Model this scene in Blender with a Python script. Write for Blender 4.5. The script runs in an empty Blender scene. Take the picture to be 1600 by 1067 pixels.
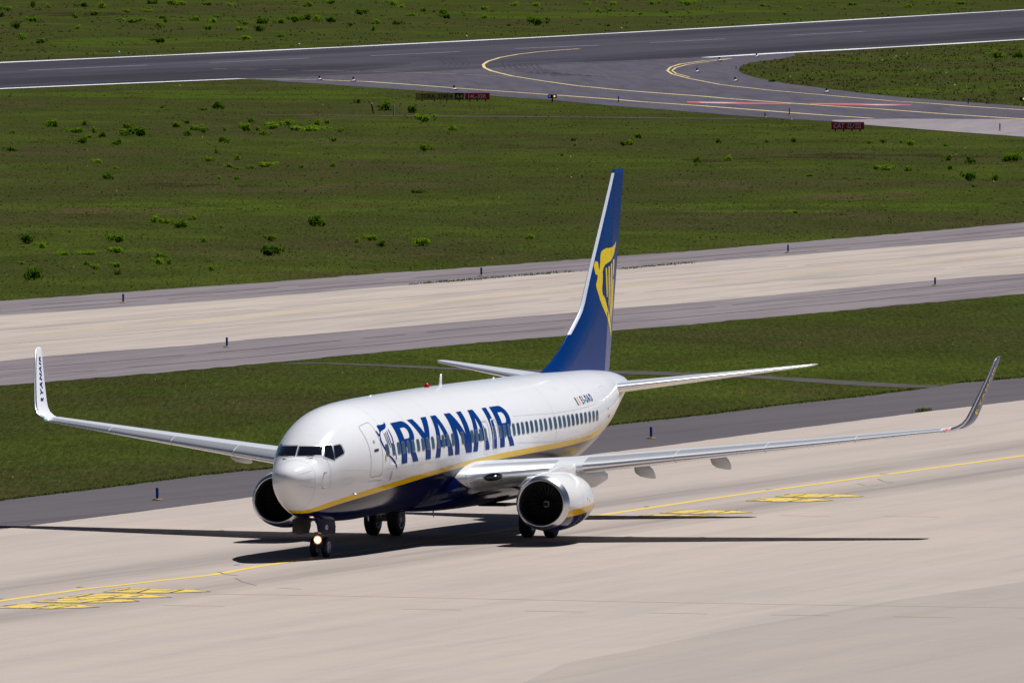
import bpy, bmesh, math, random
import numpy as np
from mathutils import Vector, Matrix
random.seed(7)
rng=np.random.default_rng(5)
S=bpy.context.scene; C=S.collection
R=math.radians; PI=math.pi
# ------------------------------------------------------------------ camera
CP=np.array([-444.819279,-150.880904,22.9756551]); YAW,PIT,ROL=0.310538812,-0.0330249958,-0.000861692616; FPX=21732.8737
def _basis():
    f=np.array([math.cos(PIT)*math.cos(YAW),math.cos(PIT)*math.sin(YAW),math.sin(PIT)])
    r=np.cross(f,[0,0,1]);r/=np.linalg.norm(r);u=np.cross(r,f);c,s=math.cos(ROL),math.sin(ROL)
    return f,c*r+s*u,-s*r+c*u
CF,CR,CU=_basis()
def ray(px,py): return CF+CR*(px-800)/FPX-CU*(py-533.5)/FPX
def G(px,py,z=0.0):
    """ground point seen at a spot of the photograph"""
    d=ray(px,py);return CP+d*(z-CP[2])/d[2]
def Yp(px,py,y=0.0):
    d=ray(px,py);return CP+d*(y-CP[1])/d[1]
cd=bpy.data.cameras.new('camera');cam=bpy.data.objects.new('camera',cd);C.objects.link(cam);S.camera=cam
cam.matrix_world=Matrix((( CR[0],CU[0],-CF[0],CP[0]),(CR[1],CU[1],-CF[1],CP[1]),(CR[2],CU[2],-CF[2],CP[2]),(0,0,0,1)))
cd.sensor_width=36;cd.sensor_fit='HORIZONTAL';cd.lens=FPX/1600*36;cd.clip_start=1;cd.clip_end=60000
# ------------------------------------------------------------------ light
SD=Vector((0.44,-0.29,1.0)).normalized()
sl=bpy.data.lights.new('sun','SUN');sl.energy=5.0;sl.angle=R(.53);sl.color=(1,.985,.965)
so=bpy.data.objects.new('sun',sl);C.objects.link(so);so.rotation_euler=SD.to_track_quat('Z','Y').to_euler();so.location=(0,0,80)
W=bpy.data.worlds.new('World');S.world=W;W.use_nodes=True;nt=W.node_tree
bg=nt.nodes['Background'];sk=nt.nodes.new('ShaderNodeTexSky');sk.sky_type='NISHITA';sk.sun_disc=False
sk.sun_elevation=math.asin(SD.z);sk.sun_rotation=math.atan2(SD.x,SD.y);sk.air_density=.45;sk.dust_density=.05;sk.ozone_density=3.0;sk.altitude=4500
nt.links.new(sk.outputs[0],bg.inputs[0]);bg.inputs[1].default_value=0.05
S.view_settings.view_transform='Standard';S.view_settings.look='None';S.view_settings.gamma=1;S.view_settings.exposure=-0.08
S.cycles.max_bounces=6
# ------------------------------------------------------------------ materials
class NT:
    def __init__(s,name):
        s.m=bpy.data.materials.new(name);s.m.use_nodes=True;s.t=s.m.node_tree;s.b=s.t.nodes['Principled BSDF']
    def n(s,typ,**k):
        o=s.t.nodes.new('ShaderNode'+typ)
        for a,v in k.items(): setattr(o,a,v)
        return o
    def l(s,a,b): s.t.links.new(a,b)
    def set(s,**k):
        for a,v in k.items(): s.b.inputs[a.replace('_',' ')].default_value=v
    def math(s,op,a,b=None,c=None,clamp=False):
        o=s.n('Math',operation=op,use_clamp=clamp)
        for i,v in enumerate((a,b,c)):
            if v is None: continue
            if isinstance(v,(int,float)): o.inputs[i].default_value=v
            else: s.l(v,o.inputs[i])
        return o.outputs[0]
    def mix(s,f,a,b,blend='MIX'):
        o=s.n('Mix',data_type='RGBA',blend_type=blend)
        for i,v in ((0,f),(6,a),(7,b)):
            if isinstance(v,(int,float)): o.inputs[i].default_value=v
            elif isinstance(v,tuple): o.inputs[i].default_value=v if len(v)==4 else (*v,1)
            else: s.l(v,o.inputs[i])
        return o.outputs[2]
    def pos(s): return s.n('NewGeometry').outputs['Position']
    def obj(s): return s.n('TexCoord').outputs['Object']
    def map(s,v,scale=(1,1,1),rot=(0,0,0)):
        o=s.n('Mapping');o.inputs['Scale'].default_value=scale;o.inputs['Rotation'].default_value=rot;s.l(v,o.inputs[0]);return o.outputs[0]
    def noise(s,v,scale,detail=4,rough=.55,dist=0):
        o=s.n('TexNoise');o.inputs['Scale'].default_value=scale;o.inputs['Detail'].default_value=detail
        o.inputs['Roughness'].default_value=rough;o.inputs['Distortion'].default_value=dist;s.l(v,o.inputs['Vector']);return o.outputs[0]
    def ramp(s,f,stops):
        o=s.n('ValToRGB');e=o.color_ramp.elements
        while len(e)>1: e.remove(e[-1])
        e[0].position=stops[0][0];e[0].color=(*stops[0][1],1) if not isinstance(stops[0][1],float) else (stops[0][1],)*3+(1,)
        for p_,c in stops[1:]:
            x=e.new(p_);x.color=(*c,1) if not isinstance(c,float) else (c,c,c,1)
        s.l(f,o.inputs[0]);return o.outputs[0]
    def translucent(s,c,f):
        t=s.n('BsdfTranslucent');s.l(c,t.inputs[0]);m=s.n('MixShader');m.inputs[0].default_value=f;s.l(s.b.outputs[0],m.inputs[1]);s.l(t.outputs[0],m.inputs[2]);s.l(m.outputs[0],s.t.nodes['Material Output'].inputs[0])
    def bump(s,h,strength=.3,dist=.02):
        o=s.n('Bump');o.inputs['Strength'].default_value=strength;o.inputs['Distance'].default_value=dist;s.l(h,o.inputs['Height']);s.l(o.outputs[0],s.b.inputs['Normal'])
def simple(name,col,rough=.5,metal=0.,coat=0.,spec=.5,vary=.0,vscale=3.):
    k=NT(name);k.set(Base_Color=(*col,1),Roughness=rough,Metallic=metal,Coat_Weight=coat,Coat_Roughness=.04,Specular_IOR_Level=spec)
    nz=k.noise(k.pos(),vscale,4)
    d=tuple(max(0,c*(1-vary)) for c in col);h=tuple(min(1,c*(1+vary)) for c in col)
    k.l(k.mix(nz,d,h),k.b.inputs['Base Color'])
    return k.m
def ang(v,k,a):  # rotate to the taxiway direction
    return k.map(v,(1,1,1),(0,0,a))
def concrete(name,base,dark,warm,dirn=-.02,slab=0,contr=1.,L=1.,soot=None):
    k=NT(name);P=ang(k.pos(),k,-dirn)
    big=k.noise(k.map(P,(.012,.05,.05)),1,4,.55)
    stre=k.noise(k.map(P,(.035*L,.55*L**.7,1)),1,5,.6,.6)
    stre2=k.noise(k.map(P,(.12,2.2,1)),1,5,.65,.8)
    fine=k.noise(P,14,3,.6)
    cross=k.noise(k.map(P,(.9,.10,1)),1,4,.6,.5)
    c=k.mix(k.ramp(big,[(.35,0.),(.65,1.)]),base,warm)
    c=k.mix(k.math('MULTIPLY',k.ramp(stre,[(.42,0.),(.75,1.)]),.75*contr),c,dark)
    c=k.mix(k.math('MULTIPLY',k.ramp(stre2,[(.48,0.),(.8,1.)]),.4*contr),c,dark)
    c=k.mix(k.math('MULTIPLY',k.ramp(cross,[(.5,0.),(.8,1.)]),.30*contr),c,dark)
    if soot:
        sy=k.n('SeparateXYZ');k.l(P,sy.inputs[0]);wob=k.math('MULTIPLY_ADD',k.noise(k.map(k.pos(),(.02,.02,1)),1,2),1.6,-.8);yy=k.math('ABSOLUTE',k.math('ADD',sy.outputs[1],wob))
        b1=k.math('SUBTRACT',1.,k.math('DIVIDE',k.math('ABSOLUTE',k.math('SUBTRACT',yy,soot[0])),soot[1]),clamp=True)
        sn=k.ramp(k.noise(k.map(P,(.03,.9,1)),1,5,.65),[(.3,.15),(.65,1.)])
        c=k.mix(k.math('MULTIPLY',k.math('MULTIPLY',k.math('POWER',b1,.8),sn),soot[2]),c,tuple(q*.62 for q in dark))
    f=k.math('MULTIPLY_ADD',fine,.34,.83);vm=k.n('VectorMath',operation='SCALE');k.l(c,vm.inputs[0]);k.l(f,vm.inputs['Scale']);c=vm.outputs[0]
    if slab:
        sx=k.n('SeparateXYZ');k.l(P,sx.inputs[0])
        for ax in (0,1):
            fr=k.math('FRACT',k.math('DIVIDE',sx.outputs[ax],slab));g=k.math('LESS_THAN',fr,.06/slab)
            c=k.mix(k.math('MULTIPLY',g,.28),c,dark)
    k.l(c,k.b.inputs['Base Color']);k.set(Roughness=.95,Specular_IOR_Level=.08);k.bump(fine,.25,.004)
    return k.m
def grass_mat(name,scale=1.,tint=1.):
    k=NT(name);P=k.map(k.pos(),(1,1,1),(0,0,-.31))
    big=k.noise(k.map(P,(.016,.030,1)),1*scale,5,.62,.4)
    mid=k.noise(k.map(P,(.055,.16,1)),1*scale,5,.65,.3)
    fine=k.noise(k.map(P,(.30,4.5,1)),1.,6,.8)
    bare=k.noise(k.map(P,(.016,.03,1)),1.3*scale,5,.6,1)
    c=k.ramp(big,[(.32,(.052,.047,.021)),(.45,(.044,.049,.015)),(.54,(.044,.058,.012)),(.61,(.052,.070,.012)),(.70,(.054,.053,.017))])
    c=k.mix(k.ramp(mid,[(.40,0.),(.75,.7)]),c,(.026,.032,.008))
    c=k.mix(k.math('MULTIPLY',k.ramp(bare,[(.58,0.),(.70,1.)]),.55),c,(.064,.053,.026))
    c2=k.n('VectorMath',operation='SCALE');k.l(c,c2.inputs[0]);k.l(k.ramp(fine,[(.32,.55),(.5,1.),(.7,1.6)]),c2.inputs['Scale'])
    k.l(c2.outputs[0],k.b.inputs['Base Color']);k.set(Roughness=1.,Specular_IOR_Level=0.);k.bump(fine,.3,.05)
    return k.m
M={}
M['apron']=concrete('apron_concrete',(.445,.385,.350),(.300,.262,.255),(.465,.398,.345),-.005,slab=7.5,soot=(2.9,2.2,.75),contr=.55)
M['apronpatch']=concrete('apron_darker_concrete',(.390,.337,.308),(.28,.245,.235),(.402,.345,.307),-.005,slab=7.5,contr=.5)
M['taxiconc']=concrete('taxiway_concrete',(.450,.388,.350),(.28,.24,.225),(.478,.412,.362),.02,slab=0)
M['shoulder']=concrete('shoulder_asphalt',(.108,.098,.110),(.080,.073,.084),(.122,.110,.120),-.1)
M['shoulder2']=concrete('taxiway_shoulder_asphalt',(.215,.188,.202),(.135,.118,.132),(.245,.215,.222),.02,contr=1.1)
M['runway']=concrete('runway_asphalt',(.064,.060,.080),(.034,.032,.044),(.076,.071,.090),.095,contr=1.2,L=.15)
M['rubber']=concrete('runway_rubber_asphalt',(.036,.034,.046),(.022,.021,.029),(.043,.040,.053),.095,contr=1.2,L=.15)
M['rubber2']=concrete('runway_worn_asphalt',(.048,.045,.061),(.028,.027,.037),(.057,.053,.068),.095,contr=1.2,L=.15)
M['dirt']=concrete('trodden_dirt',(.072,.064,.045),(.046,.046,.024),(.082,.070,.052),0)
def turf(name,c0,c1):
    k=NT(name);P=k.map(k.pos(),(1,1,1),(0,0,-.31));f=k.noise(k.map(P,(.30,4.5,1)),1.,6,.8);g=k.noise(k.map(P,(.05,.3,1)),1.,4,.6)
    c=k.mix(g,c0,c1);v=k.n('VectorMath',operation='SCALE');k.l(c,v.inputs[0]);k.l(k.ramp(f,[(.32,.45),(.5,.95),(.7,1.7)]),v.inputs['Scale']);k.l(v.outputs[0],k.b.inputs['Base Color']);k.set(Roughness=1.,Specular_IOR_Level=0.);return k.m
M['soil']=turf('dark_soil',(.026,.024,.011),(.040,.038,.014));M['lush']=turf('lush_grass',(.040,.060,.011),(.060,.086,.011));M['dry']=turf('dry_grass',(.054,.050,.020),(.075,.062,.030))
M['path']=concrete('path_asphalt',(.080,.073,.072),(.06,.056,.052),(.09,.082,.08),0)
M['junction']=concrete('exit_taxiway_asphalt',(.092,.086,.112),(.056,.052,.070),(.104,.096,.120),.35)
M['farconc']=concrete('far_concrete',(.27,.24,.255),(.19,.17,.19),(.29,.255,.26),.2)
M['grass']=grass_mat('grass_ground')
M['yellow_mark']=simple('yellow_marking',(.76,.53,.085),.7,vary=.12,vscale=1.5)
def wornmark():
    k=NT('worn_yellow_paint');P=k.pos();a=k.noise(k.map(P,(.9,2.6,1),(0,0,.12)),1,5,.7,.8);b=k.noise(k.map(P,(1.,1.,1)),3,4,.7)
    c=k.mix(b,(.68,.48,.08),(.82,.60,.11));c=k.mix(k.ramp(a,[(.53,0.),(.58,.9)]),c,(.40,.34,.30));c=k.mix(k.ramp(a,[(.37,.85),(.41,0.)]),c,(.13,.11,.10))
    k.l(c,k.b.inputs['Base Color']);k.set(Roughness=.85,Specular_IOR_Level=.1);return k.m
M['yellow_worn']=wornmark()
M['crack']=simple('sealed_crack',(.070,.062,.070),.9,spec=.05)
M['joint']=simple('concrete_joint',(.26,.225,.21),.9,spec=.05)
M['yellow_pale']=simple('faded_yellow_marking',(.66,.52,.22),.7,vary=.2,vscale=.7)
M['yellow_faint']=simple('worn_yellow_marking',(.50,.38,.17),.8,vary=.3,vscale=.7)
M['dark_mark']=simple('dark_marking',(.06,.05,.06),.7)
M['white_mark']=simple('white_marking',(.80,.80,.84),.7,vary=.15,vscale=.3)
M['white_faint']=simple('worn_white_marking',(.30,.29,.36),.8,vary=.2,vscale=.3)
M['red_mark']=simple('red_marking',(.42,.085,.115),.8,vary=.2,vscale=.2)
M['pink_mark']=simple('pale_marking',(.55,.40,.43),.8,vary=.2,vscale=.3)
M['white']=simple('white_paint',(.84,.85,.88),.3,spec=.4,vary=.015,vscale=.6)
M['offwhite']=simple('off_white_paint',(.70,.70,.70),.35,coat=.2,vary=.04)
M['grey']=simple('light_grey_paint',(.72,.75,.80),.35,coat=.3,vary=.06,vscale=1)
M['dgrey']=simple('grey_belly_paint',(.48,.48,.48),.4,vary=.1)
M['seam']=simple('panel_seam',(.42,.42,.46),.5)
M['seamf']=simple('faint_panel_seam',(.63,.63,.66),.5)
M['blue']=simple('livery_blue',(.0005,.034,.180),.18,spec=.11,vary=.05)
M['navy']=simple('livery_navy',(.004,.006,.045),.12,spec=.5)
M['letter']=simple('lettering_blue',(.001,.036,.200),.4,spec=.04)
M['yellow']=simple('livery_yellow',(.82,.60,.004),.35,spec=.2,vary=.05)
M['metal']=simple('polished_metal',(.90,.91,.94),.30,metal=.75,vary=.04,vscale=2)
M['metal2']=simple('satin_metal',(.62,.63,.66),.30,metal=1.,vary=.06)
M['lefin']=simple('fin_edge_metal',(.80,.86,.97),.45,metal=.1)
M['dark']=simple('black_rubber',(.012,.012,.014),.7)
M['duct']=simple('inlet_duct_lining',(.010,.010,.012),.7,vary=.1)
M['fan']=simple('fan_metal',(.006,.006,.007),.6,metal=.2)
M['strut']=simple('gear_strut_paint',(.22,.22,.23),.45,vary=.1)
M['rim']=simple('wheel_rim',(.35,.36,.38),.4,metal=.3)
M['glass']=simple('cockpit_glass',(.008,.010,.018),.04,coat=1.)
M['pane']=simple('cabin_window_pane',(.050,.095,.140),.15,spec=.35)
M['pane2']=simple('shaded_window_pane',(.030,.060,.095),.12,spec=.5)
M['panering']=simple('cabin_window_surround',(.17,.21,.29),.35,metal=.2)
M['green']=simple('flag_green',(.02,.16,.13),.4);M['orange']=simple('flag_orange',(.85,.30,.12),.4)
M['redp']=simple('red_lens',(.6,.01,.02),.2,coat=1)
M['signred']=simple('sign_red',(.85,.014,.075),.6,spec=.1);M['signyel']=simple('sign_dull_yellow',(.66,.44,.12),.6,spec=.1,vary=.1)
M['signblk']=simple('sign_black',(.008,.012,.012),.5);M['signwhite']=simple('sign_white',(.95,.85,.98),.6)
M['signdark']=simple('sign_dark_lettering',(.02,.02,.02),.6);M['signgold']=simple('sign_yellow_lettering',(.75,.60,.03),.5)
M['postblue']=simple('post_blue',(.008,.050,.28),.4);M['brown']=simple('post_foot_yellow',(.45,.26,.04),.6)
M['stake']=simple('stake_white',(.55,.55,.58),.6)
M['leaf_a']=None
def emis(name,col,st):
    k=NT(name);k.set(Base_Color=(*col,1),Emission_Color=(*col,1),Emission_Strength=st);return k.m
M['lamp']=emis('taxi_light_lens',(1,.80,.55),4.5);M['lamphalo']=emis('lamp_halo_ring',(1,.30,.10),.9);M['navred']=emis('navigation_light_red',(1,.03,.01),2.)
M['navgreen']=emis('navigation_light_green',(.0,.55,.25),.8);M['amber']=emis('amber_lamp',(1,.45,.12),1.1);M['bluelamp']=emis('blue_lamp',(.03,.2,.8),.5)
def leaf(name,c1,c2):
    k=NT(name);P=k.pos();nz=k.noise(P,2.2,3,.7);oi=k.n('ObjectInfo').outputs['Random']
    c=k.mix(k.ramp(nz,[(.35,0.),(.65,1.)]),c1,c2);k.l(c,k.b.inputs['Base Color']);k.set(Roughness=.9,Specular_IOR_Level=0.);k.translucent(c,.45)
    return k.m
M['leafd']=leaf('dark_leaf',(.045,.100,.006),(.12,.22,.010));M['leafb']=leaf('bright_leaf',(.13,.25,.008),(.25,.38,.012));M['leafm']=leaf('mid_leaf',(.09,.18,.008),(.18,.30,.012))
# blades of grass coloured by where they grow
def blade(name,t):
    k=NT(name);P=k.pos()
    big=k.noise(k.map(P,(.010,.022,.02)),1.,5,.6,.4);mid=k.noise(k.map(P,(.05,.11,.1)),1.,5,.65,.3);f=k.noise(k.map(P,(.6,2.,3)),1.,3,.7)
    c=k.ramp(big,[(.34,(.056*t,.050*t,.020*t)),(.46,(.050*t,.056*t,.014*t)),(.55,(.050*t,.068*t,.011*t)),(.68,(.060*t,.058*t,.016*t))])
    c=k.mix(k.ramp(mid,[(.40,0.),(.75,.6)]),c,(.038*t,.046*t,.012*t))
    c=k.mix(k.ramp(f,[(.62,0.),(.8,.6)]),c,(.13*t,.12*t,.04))
    k.l(c,k.b.inputs['Base Color']);k.set(Roughness=1.,Specular_IOR_Level=0.);k.translucent(c,.85);return k.m
M['blade']=blade('grass_blades',1.5);M['flower']=simple('yellow_flower',(.55,.40,.02),.8);M['wflower']=simple('white_flower',(.5,.5,.45),.8)
# ------------------------------------------------------------------ object helpers
def me_obj(name,me,mat,parent=None,smooth=True):
    o=bpy.data.objects.new(name,me);C.objects.link(o)
    if mat is not None:
        for m in (mat if isinstance(mat,(list,tuple)) else [mat]): me.materials.append(m)
    if smooth: me.polygons.foreach_set('use_smooth',[True]*len(me.polygons))
    if parent is not None:
        o.parent=parent;o.matrix_parent_inverse=PM(parent).inverted()
    return o
def PM(o):
    m=o.matrix_basis.copy()
    if o.parent: m=PM(o.parent)@o.matrix_parent_inverse@m
    return m
def mesh(name,verts,faces,mat,parent=None,smooth=True,mi=None,sharp=None):
    me=bpy.data.meshes.new(name);me.from_pydata([tuple(map(float,v)) for v in verts],[],faces)
    bm=bmesh.new();bm.from_mesh(me);bmesh.ops.recalc_face_normals(bm,faces=bm.faces[:])
    bm.to_mesh(me);bm.free()
    o=me_obj(name,me,mat,parent,smooth)
    if mi is not None: me.polygons.foreach_set('material_index',mi)
    if sharp: me.set_sharp_from_angle(angle=R(sharp))
    return o
def tag(o,label=None,cat=None,group=None,kind=None):
    if label: o['label']=label
    if cat: o['category']=cat
    if group: o['group']=group
    if kind: o['kind']=kind
    return o
def empty(name,loc,rz=0):
    o=bpy.data.objects.new(name,None);C.objects.link(o);o.location=loc;o.rotation_euler=(0,0,rz);o.empty_display_size=.3;return o
class MB:
    def __init__(s): s.v=[];s.f=[]
    def add(s,v,f):
        n=len(s.v);s.v+= [tuple(map(float,q)) for q in v];s.f+=[tuple(i+n for i in q) for q in f];return s
    def box(s,c,d,rot=None):
        hx,hy,hz=[q/2 for q in d];P=[Vector((x,y,z)) for x in(-hx,hx) for y in(-hy,hy) for z in(-hz,hz)]
        if rot is not None: P=[rot@q for q in P]
        P=[q+Vector(c) for q in P]
        return s.add(P,[(0,1,3,2),(4,6,7,5),(0,4,5,1),(2,3,7,6),(0,2,6,4),(1,5,7,3)])
    def tube(s,a,b,r,r2=None,n=14,cap=True):
        a=Vector(a);b=Vector(b);r2=r if r2 is None else r2;d=(b-a).normalized();q=d.to_track_quat('Z','Y')
        V=[]
        for c,rr in((a,r),(b,r2)):
            for i in range(n): V.append(c+q@Vector((rr*math.cos(2*PI*i/n),rr*math.sin(2*PI*i/n),0)))
        F=[(i,(i+1)%n,n+(i+1)%n,n+i) for i in range(n)]
        if cap: F+=[tuple(range(n))[::-1],tuple(range(n,2*n))]
        return s.add(V,F)
    def lathe(s,prof,c,axis='Y',n=32):
        """prof: (along,radius)"""
        V=[]
        for t,r in prof:
            for i in range(n):
                a=2*PI*i/n;u,w=r*math.cos(a),r*math.sin(a)
                V.append({'Y':(c[0]+u,c[1]+t,c[2]+w),'X':(c[0]+t,c[1]+u,c[2]+w),'Z':(c[0]+u,c[1]+w,c[2]+t)}[axis])
        F=[(k*n+i,k*n+(i+1)%n,(k+1)*n+(i+1)%n,(k+1)*n+i) for k in range(len(prof)-1) for i in range(n)]
        return s.add(V,F)
    def build(s,name,mat,parent=None,smooth=False,sharp=None): return mesh(name,s.v,s.f,mat,parent,smooth or bool(sharp),sharp=sharp)
def loft(rings,close=True,cap=True):
    n=len(rings[0]);V=[q for r in rings for q in r];F=[]
    for k in range(len(rings)-1):
        for i in range(n if close else n-1):
            j=(i+1)%n;F.append((k*n+i,k*n+j,(k+1)*n+j,(k+1)*n+i))
    if cap: F+=[tuple(range(n))[::-1],tuple(range((len(rings)-1)*n,len(rings)*n))]
    return V,F
def fill2d(loops,offset=0):
    cu=bpy.data.curves.new('tmp','CURVE');cu.dimensions='2D';cu.fill_mode='BOTH'
    for L in loops:
        sp=cu.splines.new('POLY');sp.points.add(len(L)-1)
        for i,(x,y) in enumerate(L): sp.points[i].co=(x,y,0,1)
        sp.use_cyclic_u=True
    o=bpy.data.objects.new('tmp',cu);me=bpy.data.meshes.new_from_object(o)
    bpy.data.objects.remove(o);bpy.data.curves.remove(cu);return me
def text2d(txt,size,offset=0.,sx=1.,align='LEFT',shear=0):
    cu=bpy.data.curves.new('tmp','FONT');cu.body=txt;cu.size=size;cu.offset=offset;cu.align_x=align;cu.shear=shear;cu.resolution_u=3
    o=bpy.data.objects.new('tmp',cu);me=bpy.data.meshes.new_from_object(o)
    bpy.data.objects.remove(o);bpy.data.curves.remove(cu)
    for v in me.vertices: v.co.x*=sx
    return me
def grid_cut(me,cu,cv):
    bm=bmesh.new();bm.from_mesh(me);bmesh.ops.remove_doubles(bm,verts=bm.verts,dist=1e-6)
    for ax,cs in((0,cu),(1,cv)):
        if not cs: continue
        lo=min(v.co[ax] for v in bm.verts);hi=max(v.co[ax] for v in bm.verts)
        k=math.floor(lo/cs)+1
        while k*cs<hi:
            co=[0,0,0];no=[0,0,0];co[ax]=k*cs;no[ax]=1
            bmesh.ops.bisect_plane(bm,geom=bm.verts[:]+bm.edges[:]+bm.faces[:],dist=1e-7,plane_co=co,plane_no=no);k+=1
    bm.to_mesh(me);bm.free();return me
def decal(name,src,fn,mat,parent,cu=None,cv=None,face=None):
    """flat 2-D shape (loops or mesh) laid on a surface by fn(u,v)"""
    me=src if isinstance(src,bpy.types.Mesh) else fill2d(src)
    if cu or cv: grid_cut(me,cu,cv)
    for v in me.vertices: v.co=Vector(tuple(map(float,fn(v.co.x,v.co.y))))
    me.name=name
    if face is not None:
        bm=bmesh.new();bm.from_mesh(me);bm.normal_update()
        s=sum((f.normal.dot(Vector(face))*f.calc_area() for f in bm.faces))
        if s<0: bmesh.ops.reverse_faces(bm,faces=bm.faces[:])
        bm.to_mesh(me);bm.free()
    return me_obj(name,me,mat,parent,True)
def rrect(x0,x1,y0,y1,r,n=4):
    L=[]
    for cx,cy,a in((x1-r,y1-r,0),(x0+r,y1-r,90),(x0+r,y0+r,180),(x1-r,y0+r,270)):
        for i in range(n+1):
            t=R(a+90*i/n);L.append((cx+r*math.cos(t),cy+r*math.sin(t)))
    return L
# ------------------------------------------------------------------ the setting
def dens(L,step=12,jit=0.):
    out=[]
    for (a,b),(c,d) in zip(L[:-1],L[1:]):
        n=max(1,int(abs(c-a)/step))
        for i in range(n):
            t=i/n;out.append((a+(c-a)*t,b+(d-b)*t+(random.gauss(0,jit) if jit else 0)))
    out.append(L[-1]);return out
def ext(L,x0=-1200,x1=2800):
    (a,b),(c,d)=L[0],L[1];(e,f),(g,h)=L[-2],L[-1]
    return [(x0,b+(d-b)/(c-a)*(x0-a))]+L+[(x1,h+(h-f)/(g-e)*(x1-g))]
def sheet(name,loops,z,mat,label=None,kind='structure',world=False):
    me=fill2d(loops if world else [[tuple(G(*q)[:2]) for q in L] for L in loops])
    for v in me.vertices: v.co.z=z
    bm=bmesh.new();bm.from_mesh(me);bm.normal_update()
    for f in bm.faces:
        if f.normal.z<0: f.normal_flip()
    bm.to_mesh(me);bm.free()
    o=me_obj(name,me,mat,None,False);tag(o,label,None,None,kind);return o
def band(top,bot,j1=0,j2=0,x0=-1200,x1=2800,st=12):
    return dens(ext(top,x0,x1),st,j1)+dens(ext(bot,x0,x1),st,j2)[::-1]
sheet('ground',[[(-900,-6000),(14000,-6000),(14000,9000),(-900,9000)]],-.05,M['grass'],world=True)
tx_far_grass=[(0,469.5),(100,462.5),(190,456),(300,448),(400,441.5),(500,434),(600,426),(700,420),(800,412.5),(920,403.5),(969,399),(1090,391),(1200,381.5),(1400,365),(1600,347)]
tx_far_conc=[(0,492),(100,486),(200,479),(300,472),(400,464.5),(550,452),(700,440),(800,431.5),(969,420),(1079,410.5),(1200,401.5),(1400,385.5),(1500,378),(1600,369.5)]
tx_near_conc=[(0,564),(75,556),(200,546),(300,539),(400,529),(500,521),(600,512.5),(700,504),(800,495.5),(892,488.5),(963,481.6),(1090,472),(1200,461.5),(1350,447.5),(1400,443),(1500,434),(1600,427)]
tx_near_grass=[(0,601),(75,595.5),(150,589.5),(250,581),(400,568),(500,558),(600,549),(700,539),(800,530.5),(884,523.5),(958,516),(1090,505),(1200,494.5),(1300,486),(1400,476),(1500,467.5),(1600,458)]
sheet('taxiway_shoulder',[band(tx_far_grass,tx_near_grass,.25,.35)],-.03,M['shoulder2'])
sheet('taxiway',[band(tx_far_conc,tx_near_conc,.1,.1)],-.018,M['taxiconc'])
# apron edge
sh_grass=[(0,781),(124,766),(244,751),(319,741),(425,731),(700,696),(960,663),(1104,647),(1232,631),(1336,620),(1420,609.5),(1460,604)]
sh_grass2=[(1496,598),(1600,589)]
ap_edge=[(0,826.5),(213,800),(385,777.5),(560,755),(765,731),(931,709),(1045,695.5),(1164,679.5),(1300,662),(1432,645),(1600,625)]
path_top=[(440,566.5),(500,565.2),(600,568.2),(700,572.5),(800,575.5),(958,577.5),(1096,581),(1184,585.5),(1320,593),(1400,598),(1440,600),(1470,600)]
path_bot=[(440,567.5),(500,567),(600,571),(700,576),(800,579.5),(958,583),(1096,586),(1184,590),(1320,600),(1400,603.8),(1440,604.5),(1460,604.8)]
sheet('apron_shoulder',[dens(ext(sh_grass+sh_grass2),10,.35)+dens(ext(ap_edge),40)[::-1]],-.022,M['shoulder'])
sheet('service_path',[dens(path_top,10,.2)+dens(path_bot,10,.2)[::-1]],-.035,M['path'])
e=[tuple(G(*q)[:2]) for q in dens(ext(ap_edge),8,.12)]
sheet('apron',[[(-430,e[0][1]+10)]+e+[(e[-1][0],-700),(-430,-700)]],0.,M['apron'],world=True)
# darker paving field in the foreground, its edge runs diagonally
dk=[(700,1120),(880,1037),(1000,1013),(1130,985),(1260,962),(1400,937),(1600,909),(1900,868),(2600,770)]
sheet('apron_paving',[dens(dk,30,.15)+[(2600,2500),(-200,2500),(300,1240)]],.004,M['apronpatch'])
# runway and its exit
rw_top=[(0,97),(270,85),(540,72.5),(820,58.5),(1100,43.5),(1600,14.5)]
rw_bot=[(0,139.5),(182,132),(378,124),(700,110),(850,101),(1020,95),(1102,90.5),(1207,84.5),(1320,78.8),(1480,69.8),(1600,62.5)]
sheet('runway',[band(rw_top,rw_bot,0.05,.05,-4000,2200)],-.02,M['runway'])
for nm,mt,z,tt,bb in (('runway_rubber','rubber2',-.017,[(-400,134),(0,116),(300,106),(520,100),(640,98.5)],[(-400,155),(0,137.5),(378,122.5),(560,112),(640,100)]),('runway_rubber','rubber',-.014,[(-400,141),(0,123),(300,112),(500,104),(600,101)],[(-400,151),(0,133.5),(300,121),(500,109),(600,102)]),
 ('runway_rubber','rubber2',-.017,[(860,98),(960,86),(1100,76),(1320,62),(1600,42),(2000,12)],[(860,99.5),(1000,94.5),(1102,89.5),(1320,77),(1600,60),(2000,36)]),('runway_rubber','rubber',-.014,[(910,96),(1000,88),(1100,81),(1320,67),(1600,48),(2000,19)],[(910,97),(1000,92.5),(1102,87.5),(1320,74),(1600,56),(2000,31)]),
 ('runway_rubber','rubber2',-.017,[(-400,116),(0,99.5),(540,75),(820,61.5),(1100,46.5),(1600,18)],[(-400,124),(0,108),(540,83),(820,67),(1100,53),(1600,27)])):
    sheet(nm,[dens(tt,30,.3)+dens(bb,30,.3)[::-1]],z,M[mt])
jn=[(378,123),(440,127.2),(500,131),(600,138),(650,141),(700,144.5),(800,152),(860,156),(950,164.5),(1020,170),(1132,179),(1234,186),(1301,189.6),(1351,195),(1450,203),(1600,214)]
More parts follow.
